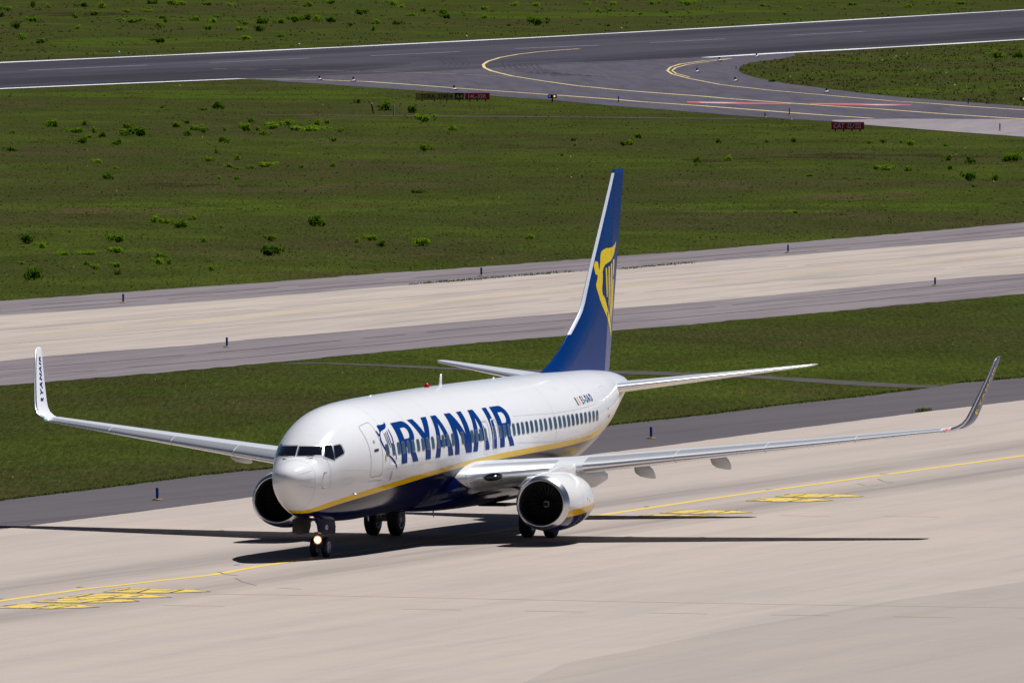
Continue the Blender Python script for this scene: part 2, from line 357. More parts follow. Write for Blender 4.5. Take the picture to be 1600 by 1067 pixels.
isl=[(2300,55),(2300,215),(1600,166),(1487,158),(1412,152),(1356,146.6),(1300,139.7),(1226,130),(1179,121),(1159,114.4),(1153.5,109.7),(1157,104),(1172,98),(1189,95.6),(1226,91.2),(1245,87),(1260,84.5),(1320,81),(1480,71.8),(1600,64.5)]
rwl=[(360,118),(700,104),(1000,92),(1150,84),(1240,80)]
loopJ=rwl+[(1243,87)]+dens(isl[2:15][::-1],12,.12)+[(2300,215),(2300,262)]+dens(jn,12,.15)[::-1]
sheet('exit_taxiway',[loopJ],-.028,M['junction'])
sheet('exit_taxiway_concrete',[[(1300,187.5),(1375,186),(1405,185.6),(1600,186.3),(2300,190),(2300,262),(1600,213.6),(1450,202.7),(1351,194.8),(1301,189.4)]],-.014,M['farconc'])
sheet('dirt_path',[dens([(380,178),(560,179.4),(700,180.4),(900,181.7),(1100,184.0),(1180,185.5)],20,.2)+dens([(1180,186.3),(1100,185.3),(900,183.3),(700,182.2),(560,180.6),(380,178.5)],20,.2)],-.036,M['dirt'])
sheet('dirt_track',[[(1250,83.5),(1350,84.2),(1350,85.4),(1240,85.0)]],-.036,M['dirt'])
def patch(name,cx,cy,w,h,mat,n=9):
    for i in range(n):
        x=cx+random.uniform(-.5,.5)*w;y=cy+random.uniform(-.5,.5)*h;a=random.uniform(.10,.24)*w;b=random.uniform(.12,.3)*h
        L=[(x+a*math.cos(2*PI*k/28)*random.uniform(.7,1.2),y+b*math.sin(2*PI*k/28)*random.uniform(.6,1.2)) for k in range(28)]
        sheet(name,[L],-.048+.0004*i,M[mat])
patch('bare_soil',320,288,150,6,'soil');patch('bare_soil',40,366,120,4,'soil',4);patch('bare_soil',1380,243,260,8,'soil',10);patch('bare_soil',850,229,120,6,'soil',5);patch('bare_soil',1120,250,150,5,'soil',5);patch('bare_soil',560,406,60,4,'soil',4);patch('bare_soil',220,22,260,7,'soil',7)
patch('lush_grass',330,148,430,10,'lush',14);patch('lush_grass',1330,325,420,12,'lush',7);patch('lush_grass',220,64,300,8,'lush',9);patch('lush_grass',130,392,200,10,'lush',6);patch('lush_grass',1450,142,260,8,'lush',7);patch('lush_grass',900,22,500,10,'lush',9);patch('lush_grass',330,320,300,14,'lush',8)
patch('dry_grass',200,325,260,12,'dry',7);patch('dry_grass',1380,305,220,10,'dry',7);patch('dry_grass',480,131,220,3,'dry',7);patch('dry_grass',1110,283,120,6,'dry',4);patch('dry_grass',1270,89,200,4,'dry',5)
# ------------------------------------------------------------------ painted markings
def stripe(name,L,w,mat,z,dash=None,label=None,jit=0.,gap=0.):
    """line of width w metres following ground points"""
    P=[np.array(G(*q)[:2]) for q in L];Q=[]
    for a,b in zip(P[:-1],P[1:]):
        n=max(1,int(np.linalg.norm(b-a)/(3 if gap else 25)))
        Q+=[a+(b-a)*i/n for i in range(n)]
    Q.append(P[-1]);V=[];F=[]
    Ls=[];Rs=[]
    for i,q in enumerate(Q):
        d=Q[min(i+1,len(Q)-1)]-Q[max(i-1,0)];d=d/np.linalg.norm(d);n=np.array([-d[1],d[0]]);k=w/2*(1+random.uniform(-jit,jit))*(1 if w<.4 else (.30+.70*min(1,abs(d[0]*CF[1]-d[1]*CF[0])*2.2)))
        Ls.append(q+n*k);Rs.append(q-n*k)
    for i in range(len(Q)):
        V+=[(*Ls[i],z),(*Rs[i],z)]
    for i in range(len(Q)-1):
        if gap and random.random()<gap: continue
        F.append((2*i,2*i+1,2*i+3,2*i+2))
    o=mesh(name,V,F,mat,None,False);tag(o,label,None,None,'structure');return o
stripe('runway_edge_line',ext([(0,98),(270,86),(540,73.6),(820,59.6),(1100,44.5),(1600,15.5)],-4000,2200),2.6,M['white_mark'],-.01,jit=.25)
stripe('runway_edge_line',ext([(0,138.7),(182,131),(378,123)],-4000,378)[:-1],2.2,M['white_mark'],-.01,jit=.25)
stripe('runway_edge_line',[(1102.5,90),(1207.5,83.6),(1320,77.8),(1480,69),(1600,61.7),(2200,27)],2.8,M['white_mark'],-.01,jit=.25)
stripe('runway_edge_line',[(860,99.6),(1020,94.2),(1102,90.3)],.35,M['white_faint'],-.01)
for a,b in (((44,110),(230,102)),((327,98.3),(483,91)),((578.5,87.5),(718.5,81)),((806,76.2),(935.5,71)),((1016,67),(1132,61)),((1230,55.5),(1350,49.5))):
    stripe('runway_centre_line',[a,b],.75,M['white_faint'],-.01)
stripe('exit_guide_line',[(905,76.5),(875,78.4),(840,81.4),(810,85),(782,90),(762.5,96),(755,101),(757,106),(767.5,111),(800,119),(850,127),(900,134),(965,140.5),(1020,145),(1100,150.8),(1132,153.8),(1207,159.4),(1300,166),(1375,170.6),(1487,179),(1581,185),(1700,191)],1.05,M['yellow_pale'],-.008,jit=.2)
stripe('exit_edge_line',[(380,123.6),(415,123.8),(497,124.8),(575,127.8),(650,133),(700,137),(800,144),(850,147.5),(965,155.8),(1000,159),(1100,165.8),(1207,174),(1300,181),(1364,185)],1.1,M['yellow_pale'],-.008,jit=.2)
stripe('exit_branch_line',[(1000,159.3),(1070,159.4)],.6,M['yellow_pale'],-.008,gap=.25)
stripe('exit_guide_line',[(1167,162),(1300,162),(1420,161.8),(1465,162.4)],.6,M['yellow_pale'],-.006,gap=.3)
stripe('exit_double_line',[(1144,91.5),(1100,95.2),(1063,100.3),(1048,105),(1042.5,110.6),(1050,116),(1076,122.8),(1125,132.2),(1151,135.4),(1207,141.6),(1320,151.6),(1394,158),(1461,162.3),(1515,166.5),(1600,172),(1750,180)],.85,M['yellow_pale'],-.008,jit=.2)
stripe('exit_double_line',[(1136,93),(1095,98),(1072,101.5),(1056,106),(1050,110.5),(1056,115),(1078,121)],.7,M['yellow_pale'],-.006,jit=.2)
stripe('runway_exit_line',[(310,107),(400,108.8),(520,111),(650,113.8),(700,115.5),(800,120)],.4,M['yellow_faint'],-.008,gap=.25)
sheet('painted_sign_red',[[(1072,158.6),(1130,159.2),(1236,161.8),(1234,163.2),(1150,162.8),(1075,160.8)]],-.007,M['red_mark'])
sheet('painted_sign_red',[[(1263,161.2),(1330,162),(1424,163.6),(1424,165.2),(1340,165),(1270,163.2)]],-.007,M['red_mark'])
sheet('painted_sign_white',[[(1090,159.6),(1130,160.2),(1160,161.2),(1125,161.8),(1096,160.9)]],-.004,M['pink_mark'])
sheet('painted_sign_white',[[(1340,163.2),(1390,163.7),(1412,164.6),(1370,165.0)]],-.004,M['pink_mark'])
for k_ in range(7):
    o_=14+9*k_;stripe('tyre_mark',[(905+o_*2,76.5+k_),(840+o_*1.2,82+k_*1.2),(790+o_,91+k_),(770+o_,98+k_*.6),(775+o_,106),(800+o_,112+k_*.3),(850+o_*1.5,119+k_*.2)],.5,M['rubber2'],-.016,gap=.15)
for k_ in range(5):
    o_=-16*k_;stripe('tyre_mark',[(700+o_,88),(724+o_*.6,93),(735+o_*.6,99),(728+o_*.6,105),(700+o_,110)],.5,M['rubber2'],-.013,gap=.15)
# centre line of the far taxiway (broken) and of the apron taxiway
stripe('taxiway_centre_line',ext([(0,526),(105,518),(200,510),(300,502),(400,494),(500,486),(600,478),(700,470),(800,461.5),(908,452),(974,447),(1090,437.6),(1200,429),(1400,414.5),(1600,397)]),.18,M['yellow_mark'],-.012,gap=.12)
stripe('apron_guide_line',ext([(0,938.5),(130,920),(330,898),(400,885.5),(500,869.8),(600,855.5),(722,838.3),(930,806),(1110,779),(1200,766.5),(1400,739),(1600,712)],-500,2300),.33,M['yellow_mark'],.006,jit=.06)
stripe('apron_boundary_line',[(300,927),(500,930),(700,934),(800,936),(1000,940),(1200,943.5),(1400,946.5),(1640,950)],.10,M['yellow_faint'],.010,gap=.12)
for k in range(-1,5):
    x0=820+192*k;stripe('apron_dash',[(x0,954+3.0*k),(x0+94,955.6+3.0*k)],.11,M['yellow_faint'],.010)
stripe('apron_dash',[(255,945.3),(350,946.5)],.11,M['yellow_faint'],.010)
stripe('apron_dash',[(1217,805),(1300,806.5)],.11,M['yellow_faint'],.010);stripe('apron_dash',[(1380,806),(1468,807.5)],.11,M['yellow_faint'],.010)
def offl(L,d): return [(x,y+d) for x,y in L]
for L,d,m_,z_ in ((tx_far_grass,10,'crack',-.026),(tx_far_grass,16,'crack',-.026),(tx_near_grass,-24,'crack',-.026),(tx_near_grass,-12,'crack',-.026)):
    stripe('shoulder_joint',ext(offl(L,d)),.22,M[m_],z_,gap=.12)
cl_=[(0,526),(200,510),(400,494),(600,478),(800,461.5),(974,447),(1200,429),(1400,414.5),(1600,397)]
for d in (-11,11.5): stripe('concrete_joint',ext(offl(cl_,d)),.14,M['joint'],-.013,gap=.08)
for L in ([(368,903),(380,909),(400,914),(432,918),(470,920)],[(340,893),(352,897),(372,899)],[(1372,748),(1380,752),(1395,754)],[(1340,756),(1352,758),(1372,757.5)]):
    stripe('tyre_scuff',L,.07,M['joint'],.006,gap=.2)
def sgn(pts,org,sc,dark):
    P=[(org[0]+x/sc,org[1]+y/sc) for x,y in pts];c=np.mean(P,axis=0)
    out=[tuple(c+(np.array(q)-c)*(1.05,1.0)+(0,.45 if q[1]>c[1] else -.45)) for q in P]
    sheet('painted_marking_border',[out],.006,M['dark_mark']);sheet('painted_marking',[P],.010,M['yellow_worn'])
    for L in dark: stripe('painted_marking_detail',[(org[0]+x/sc,org[1]+y/sc) for x,y in L],.10,M['dark_mark'],.014)
o1=(0,900);s1=4.706
sgn([(770,115),(860,96),(960,84),(1050,88),(1120,92),(1340,97),(1440,99),(1535,112),(1300,121),(1120,122),(1020,122),(870,118)],o1,s1,[[(870,110),(960,92)],[(1010,122),(1100,95)],[(830,108),(930,103),(1050,95)],[(1250,122),(1350,100)],[(1110,104),(1340,102)]])
sgn([(440,160),(620,132),(760,128),(1060,134),(1160,140),(1250,155),(980,160),(840,162),(640,165)],o1,s1,[[(560,158),(690,130)],[(500,155),(620,148)],[(800,160),(900,142)],[(960,152),(1050,140)],[(600,150),(860,140)]])
sgn([(240,187),(360,173),(480,163),(760,168),(960,172),(1010,184),(830,192),(600,195),(400,193)],o1,s1,[[(320,184),(420,176)],[(600,195),(780,172)],[(460,178),(640,172)],[(720,185),(840,172)]])
sgn([(-40,232),(60,215),(170,203),(340,206),(560,208),(640,215),(720,226),(560,233),(380,238),(160,235)],o1,s1,[[(20,222),(120,212)],[(240,236),(400,212)],[(330,218),(520,214)],[(400,236),(560,214)]])
o2=(960,760);s2=4.0
sgn([(1015,62),(1100,47),(1300,46),(1460,51),(1550,61),(1400,67),(1200,68)],o2,s2,[[(1110,66),(1200,50)],[(1060,56),(1160,52)],[(1300,66),(1380,52)]])
sgn([(830,88),(920,73),(1100,72),(1280,78),(1360,86),(1220,94),(1000,94)],o2,s2,[[(860,88),(950,78)],[(1090,94),(1180,76)],[(1150,86),(1210,80)]])
sgn([(290,163),(400,147),(560,148),(760,152),(855,161),(700,168),(480,170)],o2,s2,[[(330,162),(420,150)],[(460,168),(580,150)],[(640,166),(720,153)]])
sgn([(120,188),(210,175),(360,176),(560,180),(680,190),(500,196),(200,194)],o2,s2,[[(150,187),(250,178)],[(300,192),(420,177)],[(460,186),(560,181)]])
# ------------------------------------------------------------------ the airliner (x aft, -y port, z up, metres)
# fuselage stations: x, half width, z of widest line, z top, z bottom (world metres)
FT=np.array([
[0.25,0.00,2.76,2.76,2.76],
[0.28,0.14,2.75,2.89,2.62],
[0.35,0.26,2.74,3.00,2.48],
[0.50,0.41,2.73,3.12,2.28],
[0.75,0.58,2.74,3.24,2.04],
[1.00,0.72,2.76,3.33,1.85],
[1.30,0.83,2.80,3.42,1.68],
[1.55,0.92,2.84,3.50,1.58],
[1.75,0.98,2.88,3.66,1.51],
[2.00,1.06,2.93,3.88,1.44],
[2.50,1.21,3.01,4.19,1.35],
[3.00,1.36,3.08,4.45,1.29],
[3.60,1.51,3.15,4.70,1.24],
[4.30,1.65,3.21,4.91,1.20],
[5.20,1.78,3.26,5.09,1.17],
[6.50,1.86,3.30,5.20,1.15],
[8.00,1.88,3.33,5.26,1.17],
[10.0,1.88,3.36,5.30,1.19],
[14.0,1.88,3.40,5.36,1.25],
[20.0,1.88,3.46,5.41,1.30],
[24.5,1.88,3.50,5.42,1.37],
[27.0,1.86,3.60,5.43,1.60],
[29.0,1.79,3.74,5.43,1.92],
[31.0,1.65,3.92,5.42,2.36],
[33.0,1.41,4.14,5.40,2.90],
[35.0,1.02,4.38,5.33,3.50],
[36.5,0.70,4.56,5.23,3.95],
[37.6,0.46,4.67,5.09,4.25],
[38.2,0.32,4.72,4.98,4.45],
[38.45,0.18,4.74,4.86,4.62]])
def _pchip(xs,ys):
    h=np.diff(xs);d=np.diff(ys)/h;m=np.zeros(len(xs))
    for i in range(1,len(xs)-1):
        if d[i-1]*d[i]>0:
            w1=2*h[i]+h[i-1];w2=h[i]+2*h[i-1];m[i]=(w1+w2)/(w1/d[i-1]+w2/d[i])
    m[0]=d[0];m[-1]=d[-1]
    def f(x):
        x=np.clip(x,xs[0],xs[-1]);i=np.clip(np.searchsorted(xs,x)-1,0,len(xs)-2)
        t=(x-xs[i])/h[i]
        return (2*t**3-3*t**2+1)*ys[i]+(t**3-2*t**2+t)*h[i]*m[i]+(-2*t**3+3*t**2)*ys[i+1]+(t**3-t**2)*h[i]*m[i+1]
    return f
_F=[_pchip(np.sqrt(FT[:,0]-.25),FT[:,i]) for i in range(1,5)]
def fs(x):
    s=np.sqrt(max(x-.25,0));return [float(f(s)) for f in _F]
def fpt(x,a):
    """surface point, a = angle from the port horizontal, + up"""
    w,zc,zt,zb=fs(x);s=np.sin(a)
    return (x,-w*np.cos(a),zc+(zt-zc if s>0 else zc-zb)*s)
def fy(x,z):
    w,zc,zt,zb=fs(x);r=(z-zc)/((zt-zc) if z>zc else (zc-zb))
    return w*np.sqrt(max(0,1-r*r))

_tab=[fs(i*.02) for i in range(1951)]
def fq(x):
    i=min(max(x/.02,0),1949.99);k=int(i);t=i-k;a,b=_tab[k],_tab[k+1];return [u+(v-u)*t for u,v in zip(a,b)]
def FR(px,py,ys=-1.95,ye=1.7):
    d=ray(px,py);k=d/d[1]
    def F(y):
        q=CP+k*(y-CP[1])
        if q[0]<.25 or q[0]>38.4:return 1,q
        w,zc,zt,zb=fq(q[0]);return (q[1]/max(w,1e-4))**2+((q[2]-zc)/max((zt-zc) if q[2]>zc else zc-zb,1e-4))**2-1,q
    y=ys
    while y<ye and F(y)[0]>=0: y+=.02
    a,b=y-.02,y
    for _ in range(18):
        m=(a+b)/2
        if F(m)[0]<0:b=m
        else:a=m
    return F(a)[1]
def fnorm(q):
    e=1e-3
    def g(x,y,z):
        w,zc,zt,zb=fq(x);return (y/w)**2+((z-zc)/((zt-zc) if z>zc else zc-zb))**2
    x,y,z=q;g0=g(x,y,z);n=Vector(((g(x+.02,y,z)-g0)/.02,(g(x,y+e,z)-g0)/e,(g(x,y,z+e)-g0)/e));return n.normalized()
def onf(q,off=.006): return Vector(tuple(q))+fnorm(q)*off
def FX(x,a,off=.006,side=-1):
    w,zc,zt,zb=fq(x);s=math.sin(a);q=(x,side*w*math.cos(a),zc+(zt-zc if s>0 else zc-zb)*s);return onf(q,off)
def za(x,z):
    w,zc,zt,zb=fq(x);return math.asin(max(-1,min(1,(z-zc)/((zt-zc) if z>zc else zc-zb))))
def fyy(x,z):
    w,zc,zt,zb=fq(x);r=(z-zc)/((zt-zc) if z>zc else zc-zb);return w*math.sqrt(max(0,1-r*r))
root=empty('airliner',(19.5,0,0))
tag(root,'white twin engine airliner with navy belly and yellow stripe on the yellow taxi line','airliner')
# painted skin: stripe heights measured along the body
def skin():
    k=NT('fuselage_paint');k.set(Roughness=.12,Specular_IOR_Level=.32)
    sx=k.n('SeparateXYZ');k.l(k.pos(),sx.inputs[0]);x=k.math('DIVIDE',sx.outputs[0],40.);z=sx.outputs[2]
    def curve(pts):
        o=k.n('FloatCurve');c=o.mapping.curves[0];c.points[0].location=(0,pts[0][1]/6);c.points[1].location=(1,pts[-1][1]/6)
        for a,b in pts[1:-1]: c.points.new(a/40,b/6)
        for q in c.points: q.handle_type='AUTO_CLAMPED'
        o.mapping.update();k.l(x,o.inputs['Value']);return k.math('MULTIPLY',o.outputs[0],6.)
    top=curve([(0,1.70),(1.3,1.70),(1.7,1.81),(2.4,1.97),(3.6,2.16),(5.0,2.33),(7.7,2.52),(10.3,2.67),(13.0,2.81),(16.7,2.95),(21,3.05),(25.5,3.13),(29.4,3.26),(31.5,3.50),(33.5,3.95),(36,4.5),(40,4.7)])
    bot=curve([(0,1.59),(1.5,1.59),(2.0,1.67),(2.95,1.85),(4.2,2.02),(6.0,2.20),(8.66,2.38),(11.4,2.54),(14.4,2.68),(16.8,2.76),(19.7,2.81),(23.4,2.88),(26.9,2.96),(30.1,3.10),(32.0,3.35),(33.5,3.68),(36,4.3),(40,4.5)])
    mt=k.math('GREATER_THAN',z,top);mb=k.math('LESS_THAN',z,bot)
    nz=k.noise(k.map(k.pos(),(.6,1.5,2.)),1.,4,.6);white=k.mix(nz,(.82,.83,.86),(.87,.88,.905))
    c=k.mix(mt,(.84,.53,.003),white);c=k.mix(mb,c,(.001,.003,.038))
    # fine grime streaks and frame joints
    sep=k.math('FRACT',k.math('MULTIPLY',sx.outputs[0],1/2.54));j=k.math('LESS_THAN',sep,.006)
    c=k.mix(k.math('MULTIPLY',j,.10),c,(.35,.35,.37))
    k.l(c,k.b.inputs['Base Color'])
    w=k.noise(k.map(k.pos(),(1.2,1.2,1.2)),1.,2,.5);k.bump(w,.06,.05)
    return k.m
M['skin']=skin()
xs=list(.25+np.linspace(0,1,46)**2*4.0)[1:]+list(np.arange(4.35,38.2,.3))+[38.2,38.35,38.45]
n=128;rings=[]
for x in xs: rings.append([FX(x,2*PI*i/n,0) if False else (lambda w,zc,zt,zb,s,c:(x,-w*c,zc+(zt-zc if s>0 else zc-zb)*s))(*fq(x),math.sin(2*PI*i/n),math.cos(2*PI*i/n)) for i in range(n)])
V,F=loft(rings,cap=False);F+=[tuple(range((len(rings)-1)*n,len(rings)*n))]
V.append((.25,0,_tab[0][1] if False else 2.76));t=len(V)-1;F+=[(t,(i+1)%n,i) for i in range(n)]
fus=mesh('fuselage',V,F,M['skin'],root)
# auxiliary power outlet
MB().lathe([(0,.17),(.12,.155),(.12,.12),(-.1,.10)],(38.45,0,4.74),'X',20).build('exhaust_outlet',M['metal2'],fus,sharp=40)
# wing-body fairing
def fair():
    rings=[];m=64
    st=[(12.2,.55,1.62,.30,1.19),(12.6,1.25,1.72,.60,1.17),(13.2,1.72,1.80,.78,1.14),(14.2,2.02,1.88,.95,1.11),(16,2.10,1.92,1.02,1.09),(19,2.12,1.95,1.02,1.10),(21.5,2.08,1.98,.98,1.13),(23.5,1.85,1.98,.80,1.20),(25.0,1.35,1.90,.55,1.32),(26.0,.7,1.75,.28,1.42)]
    A=np.array(st);fns=[_pchip(A[:,0],A[:,i]) for i in range(1,5)]
    for x in np.linspace(12.2,26,50):
        w,zc,h,zb=[float(f(x)) for f in fns];r=[]
        for i in range(m):
            a=2*PI*i/m;c,s=math.cos(a),math.sin(a);r.append((x,-w*math.copysign(abs(c)**.8,c),zc+math.copysign(abs(s)**.9,s)*(h if s>0 else zc-zb)))
        rings.append(r)
    V,F=loft(rings);return mesh('wing_body_fairing',V,F,M['skin'],root)
fair()
# ---- lettering
PXM=14.02
def LX(b): return 7.13+(b-627.2)/PXM
A0,A1=-.114,.645
def arc(cx,cy,rx,ry,a0,a1,n=10): return [(cx+rx*math.cos(R(a0+(a1-a0)*i/n)),cy+ry*math.sin(R(a0+(a1-a0)*i/n))) for i in range(n+1)]
def letR(b0,b1,st,f0):   # stem b0..b0+st, bowl to b1, foot f0..f0+st
    o=[(b0,0),(b0+st,0),(b0+st,.36),(b0+st+2.2,.36),(f0,0),(f0+st,0),(f0-.6,.40)]
    mid=.69;o+=[(p_,q) for p_,q in arc(b1-9.5,.685,9.5,.315,-62,90,12)]+[(b0,1)]
    i=[(b0+st,.55),(b0+st+3,.55)]+arc(b1-10.2,.69,3.6,.14,-90,90,10)+[(b0+st,.83)]
    return [o,i]
def letY(f0,f1,l0,l1,r0,r1): return [[(f0,0),(f1,0),(f1,.40),(r1,1),(r0,1),((f0+f1)/2,.60),(l1,1),(l0,1),(f0,.40)]]
def letA(l0,l1,a0,a1,r0,r1):
    o=[(l0,0),(l1,0),(l1+1.3,.22),(r0-1.3,.22),(r0,0),(r1,0),(a1,1),(a0,1)]
    m=(a0+a1)/2;i=[(l1+2.6,.39),(r0-2.9,.39),(m,.80)]
    return [o,i]
def letN(l0,l1,t1,f0,r0,r1): return [[(l0,0),(l1,0),(l1,.62),(f0+1,0),(r1,0),(r1,1),(r0,1),(r0,.42),(t1,1),(l0,1)]]
letters=[('R',letR(627.2,651.5,8.4,644.6)),('Y',letY(663.9,671.9,652.3,660.6,673.5,681.8)),('A',letA(679.2,686.6,688.6,696.6,699.6,707.4)),
 ('N',letN(709.8,716.8,719,726.6,729.0,736.2)),('A',letA(738.2,745.6,747.0,754.6,757.3,764.6)),('I',[[(769.3,0),(776.2,0),(776.2,1),(769.3,1)]]),('R',letR(781.2,803.8,7.4,797.0))]
for ch,lp in letters:
    lp=[[(LX(b)-.02*v,v) for b,v in L] for L in lp]
    o=decal('letter',lp,lambda u,v:FX(u-.12*v,A0+(A1-A0)*v,.007),M['letter'],fus,.12,.04,face=(0,-1,.3))
# ---- harp emblem beside the lettering
def px2(L,org,sc): return [(org[0]+x/sc,org[1]+y/sc) for x,y in L]
harp=[[(302,292),(306,306),(318,322),(324,340),(322,368),(305,385),(285,396),(268,410),(260,432),(262,470),(276,520),(300,570),(330,625),(372,690),(415,730),(442,768),(458,815),(463,868),(440,800),(408,755),(370,712),(340,672),(305,612),(275,560),(258,520),(250,468),(236,464),(218,432),(199,412),(206,402),(216,406),(230,425),(244,446),(250,420),(238,385),(214,348),(226,334),(262,334),(292,324),(300,310)],
 [(345,386),(352,383),(378,425),(404,480),(420,535),(430,590),(440,645),(452,690),(457,745),(450,745),(444,690),(430,645),(420,590),(409,540),(394,485),(370,430)],
 [(330,404),(337,403),(364,470),(388,540),(404,600),(400,604),(380,545),(356,475)],
 [(314,420),(321,418),(346,480),(370,550),(386,600),(382,604),(362,552),(338,482)],
 [(299,434),(305,432),(326,485),(345,530),(354,560),(349,562),(336,530),(318,486)]]
def fr_(u,v): return onf(FR(u,v),.008)
for i,L in enumerate(harp):
    decal('emblem' if i==0 else 'emblem_string',[px2(L,(560,620),7.62)],fr_,M['letter'],fus,3.,3.,face=(0,-1,.3))
# ---- cabin windows
wp=[605.5,615.1,623.3,630.6,638.3,645.9,653.6,661,668.5,676.5,684.9,692.8,700.2,707.8,722.8,738.2,745.0,751.4,758.4,772.3,781.4,788.4,795.6,802.9,810,816.8,823.8,830.9,838.0,845.4,852.5,860.1,867.6,874.8,881.7,888.6,895.2,901.9,908.6,915.1,921.5,927.6,933.2]
for b in wp:
    x=FR(b,720-.125*(b-560)-10 if False else 703+(b-605.5)*(649-703)/(933.2-605.5)*(1.0))[0];z=3.53+.0122*x
    a=za(x,z);ha=.192/2.0;hw=.125
    w=decal('cabin_window',[rrect(x-hw-.03,x+hw+.03,a-ha-.016,a+ha+.016,.06)],lambda u,v:FX(u,v,.010),M['panering'],fus,None,.035,face=(0,-1,.2))
    decal('pane',[rrect(x-hw,x+hw,a-ha,a+ha,.05)],lambda u,v:FX(u,v,.014),M['pane2' if random.random()<.3 and b>800 else 'pane'],fus,None,.035,face=(0,-1,.2))
# ---- doors and exits: raised outlines
def ringd(name,x0,x1,z0,z1,r,w,mat,off=.009,lab=None):
    a0,a1=za((x0+x1)/2,z0),za((x0+x1)/2,z1);k=w/1.9
    o=rrect(x0-w,x1+w,a0-k,a1+k,r+w/2,5);i=rrect(x0,x1,a0,a1,r,5)
    return decal(name,[o,i],lambda u,v:FX(u,v,off),mat,fus,.15,.05,face=(0,-1,.2))
ringd('door_outline',4.43,5.32,2.74,4.50,.11,.022,M['seam'])
ringd('exit_outline',16.36,16.92,3.17,4.16,.10,.05,M['offwhite'],.016)
ringd('exit_outline',17.36,17.92,3.18,4.18,.10,.05,M['offwhite'],.016)
ringd('door_outline',31.55,32.25,3.15,4.86,.10,.018,M['seamf'])
decal('door_sill',[rrect(4.36,5.40,-.345,-.325,.008)],lambda u,v:FX(u,v,.016),M['metal2'],fus,.15,None,face=(0,-1,0))
for (u0,u1,v0,v1,mt) in ((4.72,5.05,.19,.235,'dark'),(4.80,4.93,.36,.41,'seam'),(5.55,5.62,-.02,.09,'yellow_faint'),(31.85,31.98,-.20,-.12,'dark'),(31.7,31.78,.02,.09,'seam')):
    decal('door_handle' if mt=='dark' else 'door_marking',[rrect(u0,u1,v0,v1,.012)],lambda u,v:FX(u,v,.013),M[mt],fus,None,None,face=(0,-1,0))
# long lap joints
def seamline(x0,x1,z0,z1,w=.012,mat='seamf'):
    decal('skin_joint',[[(x0,za(x0,z0)),(x1,za(x1,z1)),(x1,za(x1,z1)+w),(x0,za(x0,z0)+w)]],lambda u,v:FX(u,v,.005),M[mat],fus,.4,None,face=(0,-1,0))
for (u0,u1,z0,z1) in ((2.75,3.25,2.55,2.75),(6.6,7.2,2.62,2.86),(9.0,9.5,2.75,2.95),(13.2,13.6,3.0,3.12),(22.0,22.6,3.25,3.42),(26.2,26.5,4.9,5.0),(33.0,33.5,4.35,4.6),(30.1,30.4,3.6,3.75)):
    ringd('access_panel',u0,u1,z0,z1,.03,.010,M['seamf'],.006)
for xx_ in (1.95,5.9,8.4,11.2,19.2,24.6,28.9): decal('skin_joint',[[(xx_,-.32),(xx_+.014,-.32),(xx_+.014,1.35),(xx_,1.35)]],lambda u,v:FX(u,v,.004),M['seamf'],fus,None,.06,face=(0,-1,.4))
seamline(20,31,3.28,3.52,.008);seamline(5.4,13,2.95,3.02,.007);seamline(20,31,4.22,4.34,.006);seamline(2.4,4.3,3.0,2.95,.006)
# radome joint
rj=[]
for i in range(-16,17):
    a=i/16*PI*.98/1.0;rj.append(a)
def radx(a): return 1.12+.10*math.sin(a)
V=[];F=[]
for i in range(97):
    a=2*PI*i/96;x=1.10+.16*max(0,math.sin(a))+.12*max(0,-math.sin(a));V+=[FX(x,a,.004),FX(x+.018,a,.004)]
for i in range(96): F.append((2*i,2*i+1,2*i+3,2*i+2))
mesh('radome_joint',V,F,M['seamf'],fus)
for a in (.05,-.28,.55): decal('lightning_strip',[[(.52,a),(1.12,a-.02),(1.12,a),(.52,a+.02)]],lambda u,v:FX(u,v,.010),M['metal2'] if a==.05 else M['seamf'],fus,.1,None,face=(-1,-1,0))
# pitot probes, static port, small lights
for x,z in((1.62,2.97),(1.58,2.47),(3.6,2.2)):
    q=FX(x,za(x,z),0);nn=fnorm(q);MB().tube(q,q+nn*.10,.035,.02).tube(q+nn*.10,q+nn*.10+Vector((-.16,0,0)),.018).build('probe',M['metal2'],fus)
decal('service_panel',[rrect(6.15,6.32,-.36,-.20,.05)],lambda u,v:FX(u,v,.01),M['dgrey'],fus,None,None,face=(0,-1,0))
# registration and flag
x0=27.72
for c0,mt in((0,'green'),(.135,'white'),(.27,'orange')):
    decal('flag_stripe',[[(x0+c0,.0),(x0+c0+.135,.0),(x0+c0+.135,.30),(x0+c0,.30)]],lambda u,v:FX(u-.2*v,za(x0,4.33)+v*.56,.008),M[mt],fus,.2,.08,face=(0,-1,0))
for i,ch in enumerate('EI-DAD'):
    me=text2d(ch,.40,.012,.82);off=[0,.26,.40,.60,.90,1.22][i]
    decal('registration_letter',me,lambda u,v:FX(28.36+off+u-.2*v,za(x0,4.33)+v*.60+.0,.008),M['letter'],fus,.2,.08,face=(0,-1,0))
